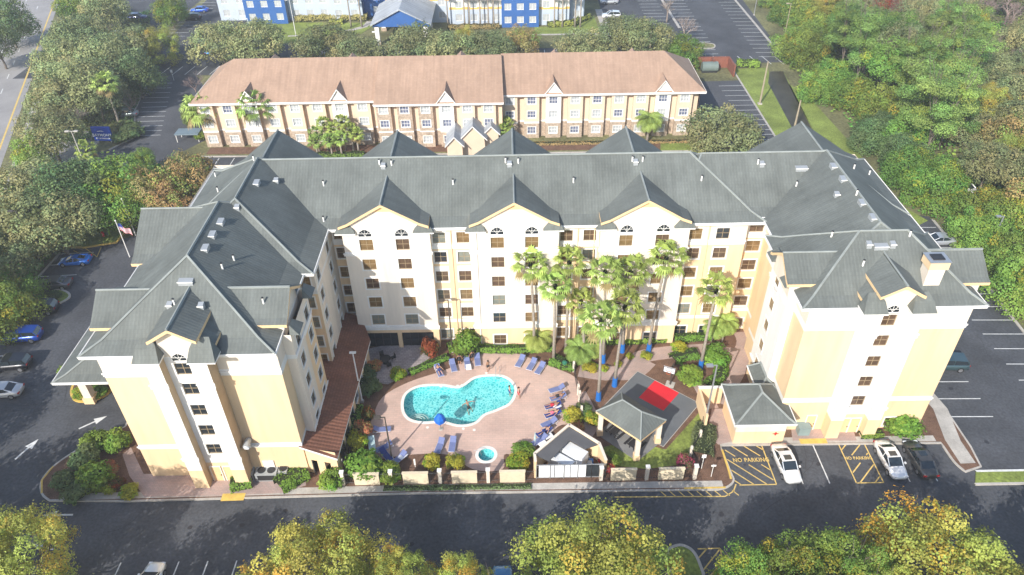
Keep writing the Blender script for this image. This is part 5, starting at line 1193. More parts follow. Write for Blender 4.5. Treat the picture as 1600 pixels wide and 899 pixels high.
# ---- slate-roofed bin canopy left of the tan hotel, and the brown enclosure right of it
q = G(294, 206, 1.6)
t = empty('parking_canopy', (q.x, q.y, 0), 'small flat slate-blue canopy beside the left corner of the tan hotel', 'canopy')
b = MB(); b.box(-2.2, 2.2, -1.3, 1.3, 1.5, 1.68, M('slate_blue_sheet', (.17, .22, .25), rough=.5)); b.build('roof', t, local=True)
for x in (-2, 2):
    for y in (-1.1, 1.1): b = MB(); b.tube([(x, y, 0), (x, y, 1.5)], .07, WWH); b.build('post', t, local=True)
BRS = M('red_brown_boards', (.23, .085, .055), var=.2, scale=3)
q = G(1130, 112); t = empty('bin_enclosure', (q.x, q.y, 0), 'red-brown board enclosure at the right end of the tan hotel', 'enclosure')
for nm, x0, x1, y0, y1 in (('back_wall', -6, 1.6, 2.2, 2.45), ('side_wall', 1.35, 1.6, -3.2, 2.2), ('side_wall', -2.4, -2.2, .2, 2.2)):
    b = MB(); b.box(x0, x1, y0, y1, 0, 2.4, BRS); b.box(x0-.05, x1+.05, y0-.05, y1+.05, 2.4, 2.46, BRS); b.build(nm, t, local=True)
q = G(1097, 112); t = empty('storage_tank', (q.x, q.y, 0), 'grey-green cylindrical compactor inside the red-brown enclosure', 'container')
b = MB(); b.tube([(-.2, 0, 1.1), (3.2, 0, 1.1)], 1.05, M('grey_green_paint', (.16, .2, .18), rough=.5), n=16); b.build('drum', t, local=True); b = MB(); b.box(-.2, 3.1, -.8, .8, 0, .35, DARK); b.build('skid', t, local=True)
# ---- pump house with hipped roof by the right wing
sh = empty('utility_building', (26.3, 55, .12), 'small cream utility building with a slate hipped roof joined to the right wing', 'building')
b = MB(); hip(b, 'y', 22.7, 29.1, 51.7, 57.7, 3.9, 5.9, 54.4, 55.6, drop=.22); b.build('roof', sh)
b = MB(); hip(b, 'y', 26.2, 28.6, 56, 60.4, 4.0, 4.9, 57.6, 59.9, drop=.2); b.build('roof', sh)
b = MB(); wall(b, (23.3, 52.6), (28.6, 52.6), .12, 3.9, [], [(1.9, PEACH), (99, CREAM)]); wall(b, (23.3, 57.3), (23.3, 52.6), .12, 3.9, [], [(1.9, PEACH), (99, CREAM)]); wall(b, (28.6, 52.6), (28.6, 56), .12, 3.9, [], [(99, CREAM)]); wall(b, (28.6, 57.3), (23.3, 57.3), .12, 3.9, [], [(99, CREAM)]); b.build('wall', sh)
b = MB(); b.box(20.6, 23.3, 58.4, 58.65, .12, 2.6, PEACH); b.box(20.6, 20.85, 54.6, 58.4, .12, 2.4, PEACH); b.box(20.55, 23.35, 58.35, 58.7, 2.6, 2.68, WHITE); b.build('yard_wall', sh)
b = MB(); RED = M('red_paint', (.6, .02, .02))
pts = [(math.cos(a)*(.42 if i % 2 == 0 else .16), math.sin(a)*(.42 if i % 2 == 0 else .16)) for i, a in enumerate([math.pi*k/4 for k in range(8)])]
b.face([(27.6+x, 52.575, 1.55+y*.8) for x, y in pts], RED); b.build('red_star_emblem', sh)
for x in (25.6, 27.4): b = MB(); b.box(x-.12, x+.12, 52.45, 52.597, 3.0, 3.25, DARK); b.build('wall_lamp', sh)
# ---- open picnic pavilion
pv = empty('pavilion', (12.2, 53.4, .12), 'open pavilion with a grey-green hipped roof on cream columns beside the court', 'pavilion')
ec = [G(931, 643, 3.6).xy, G(1001, 689, 3.6).xy, G(1041, 657, 3.6).xy]; ec.append(ec[0]+ec[2]-ec[1]); r0, r1 = G(961, 614, 5.0).xy, G(1001, 651, 5.0).xy
cen = (ec[0]+ec[2])/2; ax = (ec[1]-ec[0]).normalized(); hl = (ec[1]-ec[0]).length/2; r0, r1 = cen-ax*hl*.42, cen+ax*hl*.42
b = MB(); V = [(*e, 3.6) for e in ec]+[(*r0, 5.1), (*r1, 5.1)]+[(*e, 3.35) for e in ec]
b.mesh(V, [(0, 1, 5, 4), (1, 2, 5), (2, 3, 4, 5), (3, 0, 4)], ROOF); b.mesh(V, [(6, 7, 1, 0), (7, 8, 2, 1), (8, 9, 3, 2), (9, 6, 0, 3), (9, 8, 7, 6)], FASC)
for i, j in ((0, 4), (1, 5), (2, 5), (3, 4), (4, 5)): b.tube([Vector(V[i])+Vector((0, 0, .03)), Vector(V[j])+Vector((0, 0, .03))], .09, RIDGE, n=5)
b.build('roof', pv)
for e in ec:
    c = cen+(e-cen)*.84; b = MB(); b.box(c.x-.24, c.x+.24, c.y-.24, c.y+.24, .12, 3.4, CREAM); b.box(c.x-.32, c.x+.32, c.y-.32, c.y+.32, .12, .9, PEACH); b.build('column', pv)
b = MB(); b.prism([tuple(cen+(e-cen)*.95) for e in ec], .12, .175, M('grey_slab', (.2, .2, .2))); tag(b.build('pavilion_floor'), kind='structure')
def picnic(x, y, rz, lb):
    t = empty('picnic_table', (x, y, .175), lb, 'table', 'picnic tables under the pavilion', rz)
    b = MB(); b.box(-.9, .9, -.38, .38, .7, .75, DARK); b.build('table_top', t, local=True)
    for s in (-1, 1):
        b = MB(); b.box(-.9, .9, s*.75-.13, s*.75+.13, .42, .46, DARK); b.build('bench', t, local=True); b = MB(); b.box(s*.6-.04, s*.6+.04, -.75, .75, .38, .42, DARK); b.box(s*.6-.04, s*.6+.04, -.3, -.22, 0, .7, DARK); b.box(s*.6-.04, s*.6+.04, .22, .3, 0, .7, DARK); b.build('leg', t, local=True)
an = math.atan2(ax.y, ax.x); pn = Vector((ax.y, -ax.x))
for k, lb in ((-1.3, 'dark picnic table at the left under the pavilion'), (1.2, 'dark picnic table at the right under the pavilion')): c = cen+ax*k+pn*.4; picnic(c.x, c.y, an+math.pi/2, lb)
# ---- white plant enclosure between fence and pavilion
en = empty('plant_enclosure', (5.4, 50.5, .12), 'roofless cream-walled equipment yard with white sheds behind the front fence', 'enclosure')
A_, B_, C_, D_, E_ = [Vector(p) for p in ((2.05, 48.5), (2.0, 49.5), (5.8, 53.3), (8.7, 50.7), (9.15, 48.5))]
def thick(b, p, q, z0, z1, th, m, capm=None):
    d = (q-p).normalized(); n = Vector((-d.y, d.x))*th/2; b.prism([tuple(p-n), tuple(q-n), tuple(q+n), tuple(p+n)], z0, z1, m)
    if capm: d2 = d*.03; n2 = n*1.25; b.prism([tuple(p-n2-d2), tuple(q-n2+d2), tuple(q+n2+d2), tuple(p+n2-d2)], z1, z1+.09, capm)
for k, (p, q) in enumerate(((A_, B_), (B_, C_), (C_, D_), (D_, E_))): b = MB(); thick(b, p, q, .12, 2.7, .22, PEACH, CREAM); b.build('wall', en)
b = MB(); V = [(*B_, 2.6), (*C_, 2.6), (*D_, 2.6), (*(D_+Vector((-1.5, -.6))), 2.6), (*(C_+Vector((-.1, -2.0))), 2.6), (*(B_+Vector((1.4, -.9))), 2.6)]
b.mesh(V+[(x, y, 2.5) for x, y, z in V], [(1, 0, 5, 4), (2, 1, 4, 3), (6, 7, 10, 11), (7, 8, 9, 10), (5, 11, 10, 4), (4, 10, 9, 3)], M('dark_grey_felt', (.1, .1, .105))); b.build('lean_to_roof', en)
b = MB(); WPL = M('white_sheet', (.72, .74, .76), rough=.4); T = Matrix.Translation((5.6, 50.2, 0)) @ Matrix.Rotation(R(-38), 4, 'Z')
b.box(-1.5, 1.5, .1, 1.3, .12, 1.9, WPL, T); b.box(-1.7, .9, -1.4, -.3, .12, 1.5, WPL, T); b.build('machinery_box', en)
for i in range(4): x = 2.4+1.62*i; b = MB(); b.box(x, x+1.55, 48.42, 48.47, .3, 2.2, WPL if i < 3 else GLASSD); b.build('screen_panel', en)
b = MB(); b.box(2.1, 9.2, 48.36, 48.42, 2.2, 2.3, STEEL); b.box(2.1, 9.2, 48.36, 48.42, .25, .32, STEEL)
for i in range(6): x = 2.15+1.4*i; b.tube([(x, 48.39, .12), (x, 48.39, 2.28)], .05, STEEL if i < 4 else DARK, n=6)
b.build('screen_frame', en)
b = MB()
for i in range(9): x, y = 6.3+rnd.uniform(-1.6, 1.6), 49.4+rnd.uniform(-.4, 1.2); b.box(x, x+.45, y, y+.4, .12, .6+rnd.random()*.5, rnd.choice([WPL, DARK, TRIMG, BLUEP, BARK]))
b.build('stored_equipment', en)
# ---- front fence: stucco panels, posts and rails, one fence
fe = empty('front_fence', (-17.5, 48.2, .12), 'dark metal rail fence with cream stucco panels and posts along the front road', 'fence')
PANEL = M('beige_panel_stucco', (.66, .56, .40), var=.12, scale=1.5)
def fpanel(px):
    x = G(px, 763).x; b = MB(); b.box(x-1.28, x+1.28, 47.98, 48.2, .12, 1.75, PANEL); b.box(x-1.33, x+1.33, 47.94, 48.24, 1.75, 1.82, PANEL); b.build('panel', fe)
for px in (574, 650, 726, 801, 975, 1050): fpanel(px)
posts = [537, 612, 688, 763, 940, 1012, 1088]
for px in posts: x = G(px, 763).x; b = MB(); b.box(x-.17, x+.17, 47.95, 48.28, .12, 2.05, CREAM); b.box(x-.22, x+.22, 47.9, 48.33, 2.05, 2.13, WHITE); b.build('post', fe)
def rail(b, p, q, z0=.12, h=1.5, m=DARK):
    p = Vector(p); q = Vector(q); L_ = (q-p).length; d = (q-p)/L_
    for z in (.25, h): b.tube([(*p, z0+z), (*q, z0+z)], .03, m, n=4)
    n = int(L_/.22)
    for i in range(n+1): c = p+d*L_*i/n; b.tube([(*c, z0+.05), (*c, z0+h)], .012, m, n=3, cap=False)
b = MB(); x0, x1 = G(537, 763).x, G(835, 763).x; rail(b, (x0, 48.12), (x1, 48.12)); rail(b, (G(940, 763).x, 48.12), (G(1090, 763).x, 48.12)); b.build('railing', fe)
f2 = empty('deck_fence', (*G(905, 560).xy, .12), 'slim cream-posted fence at the right side of the pool deck', 'fence')
P = [q.xy for q in GP((894, 557), (896, 582), (903, 618), (905, 628), (908, 652))]
b = MB(); [rail(b, a, c, h=1.3) for a, c in zip(P, P[1:])]; b.build('railing', f2)
for p in P: b = MB(); b.box(p.x-.12, p.x+.12, p.y-.12, p.y+.12, .12, 1.75, CREAM); b.build('post', f2)
f3 = empty('gate_fence', (*G(1090, 725).xy, .12), 'low cream rail fence between the lawn and the olive hedge', 'fence')
P = [q.xy for q in GP((1098, 655), (1092, 690), (1078, 715), (1088, 748))]
b = MB(); [rail(b, a, c, h=1.3) for a, c in zip(P, P[1:])]; b.build('railing', f3)
for p in P[:3]: b = MB(); b.box(p.x-.12, p.x+.12, p.y-.12, p.y+.12, .12, 1.75, CREAM); b.build('post', f3)
f4 = empty('side_fence', (*G(540, 710).xy, .12), 'dark rail fence beside the veranda end', 'fence')
b = MB(); rail(b, (-17.2, 49.2), (-17.2, 55)); rail(b, (-17.9, 48.6), (-16.8, 48.6)); b.build('railing', f4)
# ================================================================ cars
CARC = {}
def paint(nm, c, metal=.35):
    if nm not in CARC:
        m = bpy.data.materials.new(nm+'_car_paint'); m.use_nodes = True; p = m.node_tree.nodes['Principled BSDF']; p.inputs['Base Color'].default_value = (*c, 1)
        p.inputs['Metallic'].default_value = metal; p.inputs['Roughness'].default_value = .32; p.inputs['Coat Weight'].default_value = .8; p.inputs['Coat Roughness'].default_value = .05; CARC[nm] = m
    return CARC[nm]
TYRE = M('tyre_rubber', (.02, .02, .02), rough=.9); RIM = M('alloy_rim', (.5, .5, .52), rough=.3, metal=.8); CGL = M('car_glass', (.02, .028, .035), rough=.05, spec=.9, var=0)
HLM = M('headlamp_glass', (.75, .77, .8), rough=.1, var=0); TLM = M('tail_lamp_red', (.35, .01, .01), rough=.2, var=0)
PROF = {  # body stations: x, half width, lower z, shoulder z, roof half width, roof z (roof z==shoulder: no cabin)
    'sedan': dict(L=4.8, st=[(-2.4, .62, .38, .72, 0), (-2.3, .80, .26, .92, 0), (-1.75, .89, .24, 1.0, 0), (-1.2, .91, .22, 1.0, 1), (-.4, .92, .22, .98, 2), (.5, .92, .22, .96, 2), (1.15, .91, .22, .94, 1), (1.75, .88, .24, .84, 0), (2.2, .80, .26, .74, 0), (2.4, .6, .34, .6, 0)],
                  cab=[(-1.7, .70, 1.0), (-.95, .70, 1.38), (-.2, .71, 1.45), (.4, .70, 1.42), (1.2, .72, .95)]),
    'suv': dict(L=4.8, st=[(-2.4, .72, .4, .95, 0), (-2.32, .88, .3, 1.1, 0), (-1.75, .94, .28, 1.12, 2), (-1.0, .95, .26, 1.12, 2), (0, .96, .26, 1.1, 2), (.7, .95, .26, 1.08, 1), (1.3, .94, .28, 1.06, 0), (1.9, .92, .28, 1.0, 0), (2.3, .84, .3, .88, 0), (2.42, .66, .38, .7, 0)],
                cab=[(-2.3, .76, 1.12), (-2.0, .76, 1.62), (-.5, .78, 1.72), (.4, .76, 1.66), (1.15, .78, 1.08)]),
    'sports': dict(L=4.5, st=[(-2.25, .72, .36, .74, 0), (-2.15, .88, .22, .88, 0), (-1.6, .96, .18, .93, 0), (-.9, .96, .16, .86, 1), (-.2, .93, .16, .78, 2), (.5, .93, .16, .74, 1), (1.2, .95, .18, .74, 0), (1.8, .9, .18, .62, 0), (2.15, .74, .2, .46, 0), (2.25, .5, .24, .36, 0)],
                   cab=[(-1.7, .5, .93), (-.7, .52, 1.14), (-.1, .54, 1.18), (.3, .52, 1.1), (1.1, .6, .76)])}
def car(kind_, colr, cname, x, y, rz, label, group=None, z=.006):
    p = PROF[kind_]; m = paint(cname, colr); t = empty('parked_car', (x, y, z), label, 'car', group, rz); b = MB()
    st = p['st']; V = []; F = []
    for X, w, zl, zs, _ in st: V += [(X, s*k*w, zz) for s, k, zz in ((-1, .86, zl), (-1, 1, zl+.14), (-1, 1.0, zl+(zs-zl)*.62), (-1, .93, zs-.03), (-1, .6, zs+.03), (1, .6, zs+.03), (1, .93, zs-.03), (1, 1.0, zl+(zs-zl)*.62), (1, 1, zl+.14), (1, .86, zl))]
    n = 10
    for i in range(len(st)-1):
        for k in range(n): F.append((i*n+k, i*n+(k+1) % n, (i+1)*n+(k+1) % n, (i+1)*n+k))
    F += [tuple(range(n))[::-1], tuple(range((len(st)-1)*n, len(st)*n))]
    b.mesh(V, F, m)
    b.build('body', t, smooth=True, local=True)
    c = p['cab']; g = MB(); V = []
    def sh(X):
        for a, e in zip(st, st[1:]):
            if a[0] <= X <= e[0]: f = (X-a[0])/(e[0]-a[0]); return a[3]+(e[3]-a[3])*f-.02, (a[1]+(e[1]-a[1])*f)*.88
        return st[0][3], .7
    for X, w, zr in c:
        zz, ww = sh(X); V += [(X, -ww, zz), (X, -w, max(zr, zz+.01)), (X, w, max(zr, zz+.01)), (X, ww, zz)]
    Fg = []
    for i in range(len(c)-1): Fg += [(4*i, 4*i+4, 4*i+5, 4*i+1), (4*i+2, 4*i+6, 4*i+7, 4*i+3)]
    Fg += [(1, 5, 6, 2), (4*len(c)-7, 4*len(c)-3, 4*len(c)-2, 4*len(c)-6)]
    g.mesh(V, Fg, CGL); g.build('glazing', t, local=True)
    r = MB(); U = [Vector(v) for v in V]; up_ = Vector((0, 0, .035)); k = len(c)
    for i in range(1, k-2):
        a, e, f, h = U[4*i+1], U[4*i+5], U[4*i+6], U[4*i+2]; r.mesh([a+up_, e+up_, f+up_, h+up_, a-up_, e-up_, f-up_, h-up_], [(0, 1, 2, 3), (0, 4, 5, 1), (3, 2, 6, 7), (4, 0, 3, 7), (1, 5, 6, 2)], m)
    for s in (1, 2):
        o_ = 0 if s == 1 else 3
        r.tube([U[s], U[4+s]], .05, m, n=4); r.tube([U[4*(k-2)+s], U[4*(k-1)+s]], .045, m, n=4); r.tube([U[4*2+s], U[4*2+o_]], .045, m, n=4); r.tube([U[4*1+s], U[o_]], .07, m, n=4)
    r.build('roof', t, local=True)
    sr = MB(); a = U[9]; sr.box(-.35, .25, -.38, .38, a.z+.02, a.z+.05, CGL) if cname in ('white', 'dark_grey') else None
    if sr.v: sr.build('sunroof', t, local=True)
    for X in (-1.42, 1.42):
        for s in (-1, 1):
            R_ = .34 if kind_ != 'suv' else .38; y0 = s*.78; y1 = s*(.97 if kind_ != 'sedan' else .94)
            w_ = MB(); w_.tube([(X, y0, R_), (X, y1, R_)], R_, TYRE, n=16); wo = w_.build('wheel', t, local=True)
            q = MB(); q.tube([(X, y1-s*.01, R_), (X, y1+s*.015, R_)], R_*.64, RIM, n=12); q.build('rim', wo, local=True)
    hx = p['L']/2
    for s in (-1, 1):
        h = MB(); h.box(hx-.28, hx-.06, s*.58-.17, s*.58+.17, st[-1][3]+.0, st[-1][3]+.13, HLM); h.build('headlight', t, local=True)
        h = MB(); h.box(-hx+.0, -hx+.14, s*.66-.16, s*.66+.16, st[0][3]-.05, st[0][3]+.13, TLM); h.build('tail_light', t, local=True)
        h = MB(); h.box(.75, .95, s*(1.02)-.09, s*(1.02)+.09, sh(.85)[0]+.0, sh(.85)[0]+.14, m); h.build('mirror', t, local=True)
    return t
LOT = 'cars in the left car park'
for px, py, k, c, cn, rz, lb in [
    (117, 407, 'sports', (.005, .16, .62), 'bright_blue', 4+180, 'bright blue sports car beside the yellow hatched corner'), (84, 444, 'sedan', (.10, .10, .11), 'grey', 4+180, 'dark grey saloon by the planted island of the left car park'),
    (62, 483, 'suv', (.012, .014, .025), 'blueblack', 4+180, 'blue-black SUV below the planted island'), (35, 526, 'suv', (.01, .06, .34), 'royal_blue', 4+180, 'royal blue hatchback in the left car park'),
    (17, 570, 'suv', (.012, .013, .02), 'black', 184, 'black SUV in the shade below the royal blue hatchback'), (2, 612, 'sedan', (.55, .56, .57), 'silver', 184, 'silver car cut by the left picture edge'),
    (1228, 725, 'sedan', (.82, .82, .82), 'white', -84-2, 'white saloon beside the yellow no-parking hatching'), (1391, 719, 'sedan', (.80, .80, .81), 'white', -84-4, 'white saloon next to the dark grey saloon'), (1437, 718, 'sedan', (.07, .068, .065), 'dark_grey', 92, 'dark grey-brown saloon at the end of the front row'),
    (1477, 569, 'suv', (.05, .09, .10), 'teal_grey', 176, 'dark teal SUV half hidden behind the right wing'), (1466, 376, 'sedan', (.42, .44, .48), 'silver_blue', 180, 'silver saloon by the wood behind the right wing'),
    (231, 917, 'sedan', (.70, .72, .70), 'pearl', 88, 'pale pearl car cut by the bottom picture edge'), (197, 178, 'sedan', (.30, .34, .34), 'grey_green', 182, 'grey-green car in the car park left of the tan hotel'),
    (215, 28, 'suv', (.01, .02, .10), 'navy', 0, 'navy blue SUV in the far top left car park'), (312, 16, 'sedan', (.02, .10, .5), 'mid_blue', 180, 'mid blue car at the top left edge'), (300, 28, 'suv', (.02, .025, .04), 'black', 180, 'black car below the mid blue car at the top left'),
    (376, 91, 'suv', (.16, .17, .18), 'steel_grey', 84, 'steel grey SUV behind the left end of the tan hotel roof'), (186, 55, 'sedan', (.4, .4, .42), 'silver', 0, 'silver car beside the yellowing tree at the top left'),
    (839, 94, 'suv', (.75, .76, .77), 'white', 90, 'white van-like car just behind the tan hotel ridge'), (952, 3, 'suv', (.45, .47, .5), 'silver', 180, 'silver pickup at the top edge of the far car park'), (955, 25, 'suv', (.75, .75, .75), 'white', 180, 'white SUV in the far car park'), (961, 56, 'sedan', (.72, .73, .75), 'white', 180, 'white saloon half under the oak in the far car park'),
    (1417, 8, 'suv', (.02, .07, .25), 'deep_blue', 200, 'deep blue car at the top edge beyond the wood'), (1503, 293, 'sedan', (.72, .73, .74), 'white', 120, 'white car in a clearing of the wood'), (1512, 270, 'suv', (.3, .34, .38), 'steel', 120, 'steel blue car behind the white car in the clearing'),
    (785, 925, 'suv', (.06, .22, .42), 'sky_blue', 90, 'light blue van roof showing between the bottom trees'), (1272, 896, 'sedan', (.05, .05, .055), 'charcoal', 90, 'charcoal car half hidden by the bottom green trees'), (330, 80, 'sedan', (.02, .2, .5), 'cyan_blue', 90, 'blue car under the broad oak behind the tan hotel')]:
    q = G(px, py, .5); car(k, c, cn, q.x, q.y, R(rz), lb)
# ================================================================ lamp posts, poles, flags, signs
def lamp(bx, by, tx, ty, label, m=BRONZE, head='box', r=.08, name='street_lamp', cat='lamp post', z0=.12, heads=1, h=None):
    q = G(bx, by, z0); d = ray(tx, ty); tp = CAM+d*((q.y-CAM.y)/d.y); hh = h or max(3, tp.z-z0); t = empty(name, (q.x, q.y, z0), label, cat)
    b = MB(); b.tube([(0, 0, 0), (0, 0, hh)], [r*1.3, r*.8], m, n=8); b.box(-r*2.4, r*2.4, -r*2.4, r*2.4, 0, .25, CONC); b.build('pole', t, local=True)
    for k in range(heads):
        s = (-1, 1)[k % 2]
        if head == 'box': b = MB(); b.box(min(0, s*.75), max(0, s*.75), -.05, .05, hh-.06, hh+.02, m); b.box(s*.75-.35, s*.75+.35, -.2, .2, hh-.1, hh+.08, m); b.box(s*.75-.28, s*.75+.28, -.15, .15, hh-.13, hh-.101, HLM); b.build('lamp_head', t, local=True)
        elif head == 'twin': b = MB(); b.box(min(0, s*.35), max(0, s*.35), -.12, .12, hh-.08, hh+.06, WHITE); b.build('lamp_head', t, local=True)
    return t
lamp(566, 628, 553, 551, 'pale lamp post with a twin white head by the veranda', WHITE, 'twin', heads=2); lamp(707, 550, 702, 469, 'dark lamp post beside the big clipped bush', heads=1); lamp(612, 716, 605, 652, 'dark lamp post among the loungers left of the pool', heads=1)
lamp(1100, 668, 1120, 571, 'tall grey lamp post by the yard of the small utility building', STEEL, heads=1, r=.1); lamp(65, 412, 21, 330, 'dark lamp post at the left earth patch', heads=1, r=.1, z0=0); lamp(137, 268, 119, 205, 'pale lamp post at the junction of the side road', CONC, heads=2, r=.1, z0=0)
lamp(1160, 905, 1162, 868, 'grey lamp post rising from the bottom green trees', STEEL, heads=1, z0=0, r=.1); lamp(1545, 390, 1564, 338, 'lamp post standing in the yellow-green part of the wood', STEEL, heads=1, z0=0, r=.12); lamp(463, 58, 457, 22, 'pale lamp post on the far lawn', WHITE, heads=1, z0=0, h=9)
lamp(402, 98, 393, 40, 'tall pale lamp post behind the left part of the tan hotel', WHITE, heads=1, z0=0, h=10); lamp(595, 98, 592, 66, 'pale lamp post below the blue portico', WHITE, heads=1, z0=0, h=7); lamp(1178, 24, 1183, 0, 'lamp post at the far right of the far car park', STEEL, heads=1, z0=0, h=8); lamp(1222, 74, 1230, 30, 'lamp post at the edge of the wood by the far car park', WOODP, heads=1, z0=0, h=10); lamp(263, 32, 255, 4, 'pale lamp post at the far top left car park', WHITE, heads=1, z0=0, h=9)
lamp(138, 22, 130, 0, 'pale lamp post beside the highway at the top', WHITE, heads=1, z0=0, h=9)
for bx, by, tx, ty, lb in ((1240, 205, 1254, 157, 'pale wooden pole on the ditch bank nearest the hotel'), (1187, 163, 1206, 96, 'pale wooden pole by the head of the ditch'), (1013, 100, 1018, 48, 'wooden pole behind the right part of the tan hotel')):
    lamp(bx, by, tx, ty, lb, WOODP, None, r=.16, name='utility_pole', cat='pole', z0=0, heads=0)
q = G(1187, 163); 
def flagpole(bx, by, tx, ty, lb, flag=False):
    t = lamp(bx, by, tx, ty, lb, STEEL, None, r=.06, name='flagpole', cat='flagpole', z0=.1, heads=0)
    return t
q = G(203, 402, .1); H_ = 7.6
for bx, by, lb in ((203, 402, 'white flagpole flying the flag at the west gable'), (212, 368, 'second bare flagpole beside the flag')):
    q = G(bx, by, .1); d = ray(bx-22, by-56); tp = CAM+d*((q.y-CAM.y)/d.y); t = empty('flagpole', (q.x, q.y, .1), lb, 'flagpole'); b = MB(); hh = tp.z; b.tube([(0, 0, 0), (0, 0, hh)], [.08, .05], WHITE, n=8); b.build('pole', t, local=True); b = MB(); b.ball((0, 0, hh), .12, WHITE, 8, 6); b.build('finial', t, local=True)
    if bx == 203:
        f = empty('flag', (q.x, q.y, hh-1.6), 'striped red, white and blue flag drooping from the left flagpole', 'flag'); b = MB(); ST = [M('flag_red', (.5, .03, .05)), M('flag_white', (.8, .8, .8)), M('flag_blue', (.03, .05, .25))]
        NX, NZ = 12, 13
        def fp(i, j): u = i/NX; v = j/NZ; return (.1+1.5*u, .16*math.sin(u*9), 1.2-1.1*v-1.0*u+.1*math.sin(u*7+v*3))
        for i in range(NX):
            for j in range(NZ): b.face([fp(i, j), fp(i+1, j), fp(i+1, j+1), fp(i, j+1)], ST[2] if i < 5 and j < 7 else ST[j % 2])
        b.build('cloth', f, local=True)
# blue roadside sign
A, B2 = G(149, 219, .6), G(178, 218, .6); sg = empty('roadside_sign', ((A.x+B2.x)/2, A.y, 0), 'royal blue hotel sign panel with white lettering at the drive entrance', 'sign', rz=R(-4))
SB = M('sign_blue', (.01, .06, .40), rough=.4, var=.02); SW = M('sign_white', (.85, .85, .85), var=0); wd = 3.5
b = MB(); b.box(-wd/2, wd/2, -.2, .2, .5, 3.2, SB); b.build('panel', sg, local=True)
for s in (-1.3, 1.3): b = MB(); b.box(s-.12, s+.12, -.12, .12, 0, .5, STEEL); b.build('post', sg, local=True)
o = text('BAYMONT', .72, SW, 'lettering', sg, .02, .02); o.location = (0, -.23, 1.65); o.rotation_euler = (R(90), 0, 0)
o = text('BY WYNDHAM', .36, SW, 'lettering', sg, .02, .012); o.location = (0, -.23, .98); o.rotation_euler = (R(90), 0, 0)
b = MB(); pts = [(-1.1, 2.75), (-.6, 3.0), (0, 3.08), (.5, 2.98), (.95, 2.8), (.5, 2.86), (0, 2.9), (-.5, 2.82)]; b.face([(x*.75, -.22, z*.75+.25) for x, z in pts], SW); b.build('wave_emblem', sg, local=True)
# pool rules sign, small signs
def signpost(px, py, h, w_, hh, label, face=WHITE, post=WHITE):
    q = G(px, py, .13); t = empty('sign_post', (q.x, q.y, .13), label, 'sign'); b = MB(); b.tube([(0, 0, 0), (0, 0, h)], .035, post, n=6); b.build('post', t, local=True); b = MB(); b.box(-w_/2, w_/2, -.06, -.036, h-hh, h, face); b.build('plate', t, local=True); return t
signpost(1096, 732, 2.2, .45, .5, 'small white sign on a white post before the olive hedge'); signpost(1111, 745, 1.9, .5, .25, 'white-topped sign with red board by the front kerb')
signpost(649, 730, 1.3, .18, .9, 'narrow white marker post by the deck edge'); 
q = G(270, 128); t = signpost(272, 126, 2.4, .5, .6, 'small white sign on the grass left of the tan hotel')
# fire hydrant
q = G(162, 369, .12); t = empty('fire_hydrant', (q.x, q.y, .12), 'red fire hydrant on the grass by the blue sports car', 'hydrant'); b = MB(); b.tube([(0, 0, 0), (0, 0, .1), (0, 0, .6), (0, 0, .68), (0, 0, .8)], [.2, .15, .15, .19, .05], RED, n=10); b.build('barrel', t, local=True)
for s in (-1, 1): b = MB(); b.tube([(0, 0, .48), (s*.26, 0, .48)], .07, RED, n=8); b.build('outlet', t, local=True)
# litter bin, air conditioners, dish
q = G(882, 575, .13); t = empty('litter_bin', (q.x, q.y, .13), 'green lidded litter bin by the pool deck hedge', 'bin'); b = MB(); GB_ = M('bin_green', (.03, .16, .10), rough=.5); b.tube([(0, 0, 0), (0, 0, .9)], [.24, .29], GB_, n=10); b.build('body', t, local=True); b = MB(); b.tube([(0, 0, .9), (0, 0, .97), (0, 0, 1.08)], [.31, .31, .12], GB_, n=10); b.build('lid', t, local=True)
def acunit(px, py, sx, label, fans=1):
    q = G(px, py, .13); t = empty('air_conditioner', (q.x, q.y, .13), label, 'air conditioner', 'air conditioners at the foot of the left wing'); b = MB(); b.box(-sx, sx, -.55, .55, .05, 1.15, TRIMG); b.build('cabinet', t, local=True)
    for k in range(fans): x = (k-(fans-1)/2)*1.0; b = MB(); b.tube([(x, 0, 1.151), (x, 0, 1.2)], .42, DARK, n=16); b.build('fan', t, local=True); 
    b = MB(); b.box(-sx*.8, sx*.8, -.57, -.551, .2, .95, DARK); b.build('grille', t, local=True)
acunit(392, 746, .55, 'grey single-fan air conditioner nearest the hotel corner'); acunit(420, 746, 1.1, 'large twin-fan air conditioner in the middle of its row', 2); acunit(446, 743, .45, 'small air conditioner beside the wedge hedge')
q = G(1253, 676, .13); t = empty('transformer', (q.x, q.y, .13), 'grey-green transformer box at the foot of the right wing', 'electrical box'); b = MB(); TB = M('transformer_green', (.22, .29, .29), rough=.5); b.box(-.6, .6, -.5, .4, .05, 1.1, TB); b.build('cabinet', t, local=True); b = MB(); b.box(-.66, .66, -.56, .46, 1.1, 1.18, TB); b.build('lid', t, local=True)
for px, py, lb in ((341, 739, 'small blue-grey box at the left wing service doors'),): 
    q = G(px, py, .13); t = empty('utility_box', (q.x, q.y, .13), lb, 'electrical box'); b = MB(); b.box(-.5, .5, -.4, .4, .0, .5, TB); b.build('cabinet', t, local=True); b = MB(); b.box(-.54, .54, -.44, .44, .5, .56, TB); b.build('lid', t, local=True)
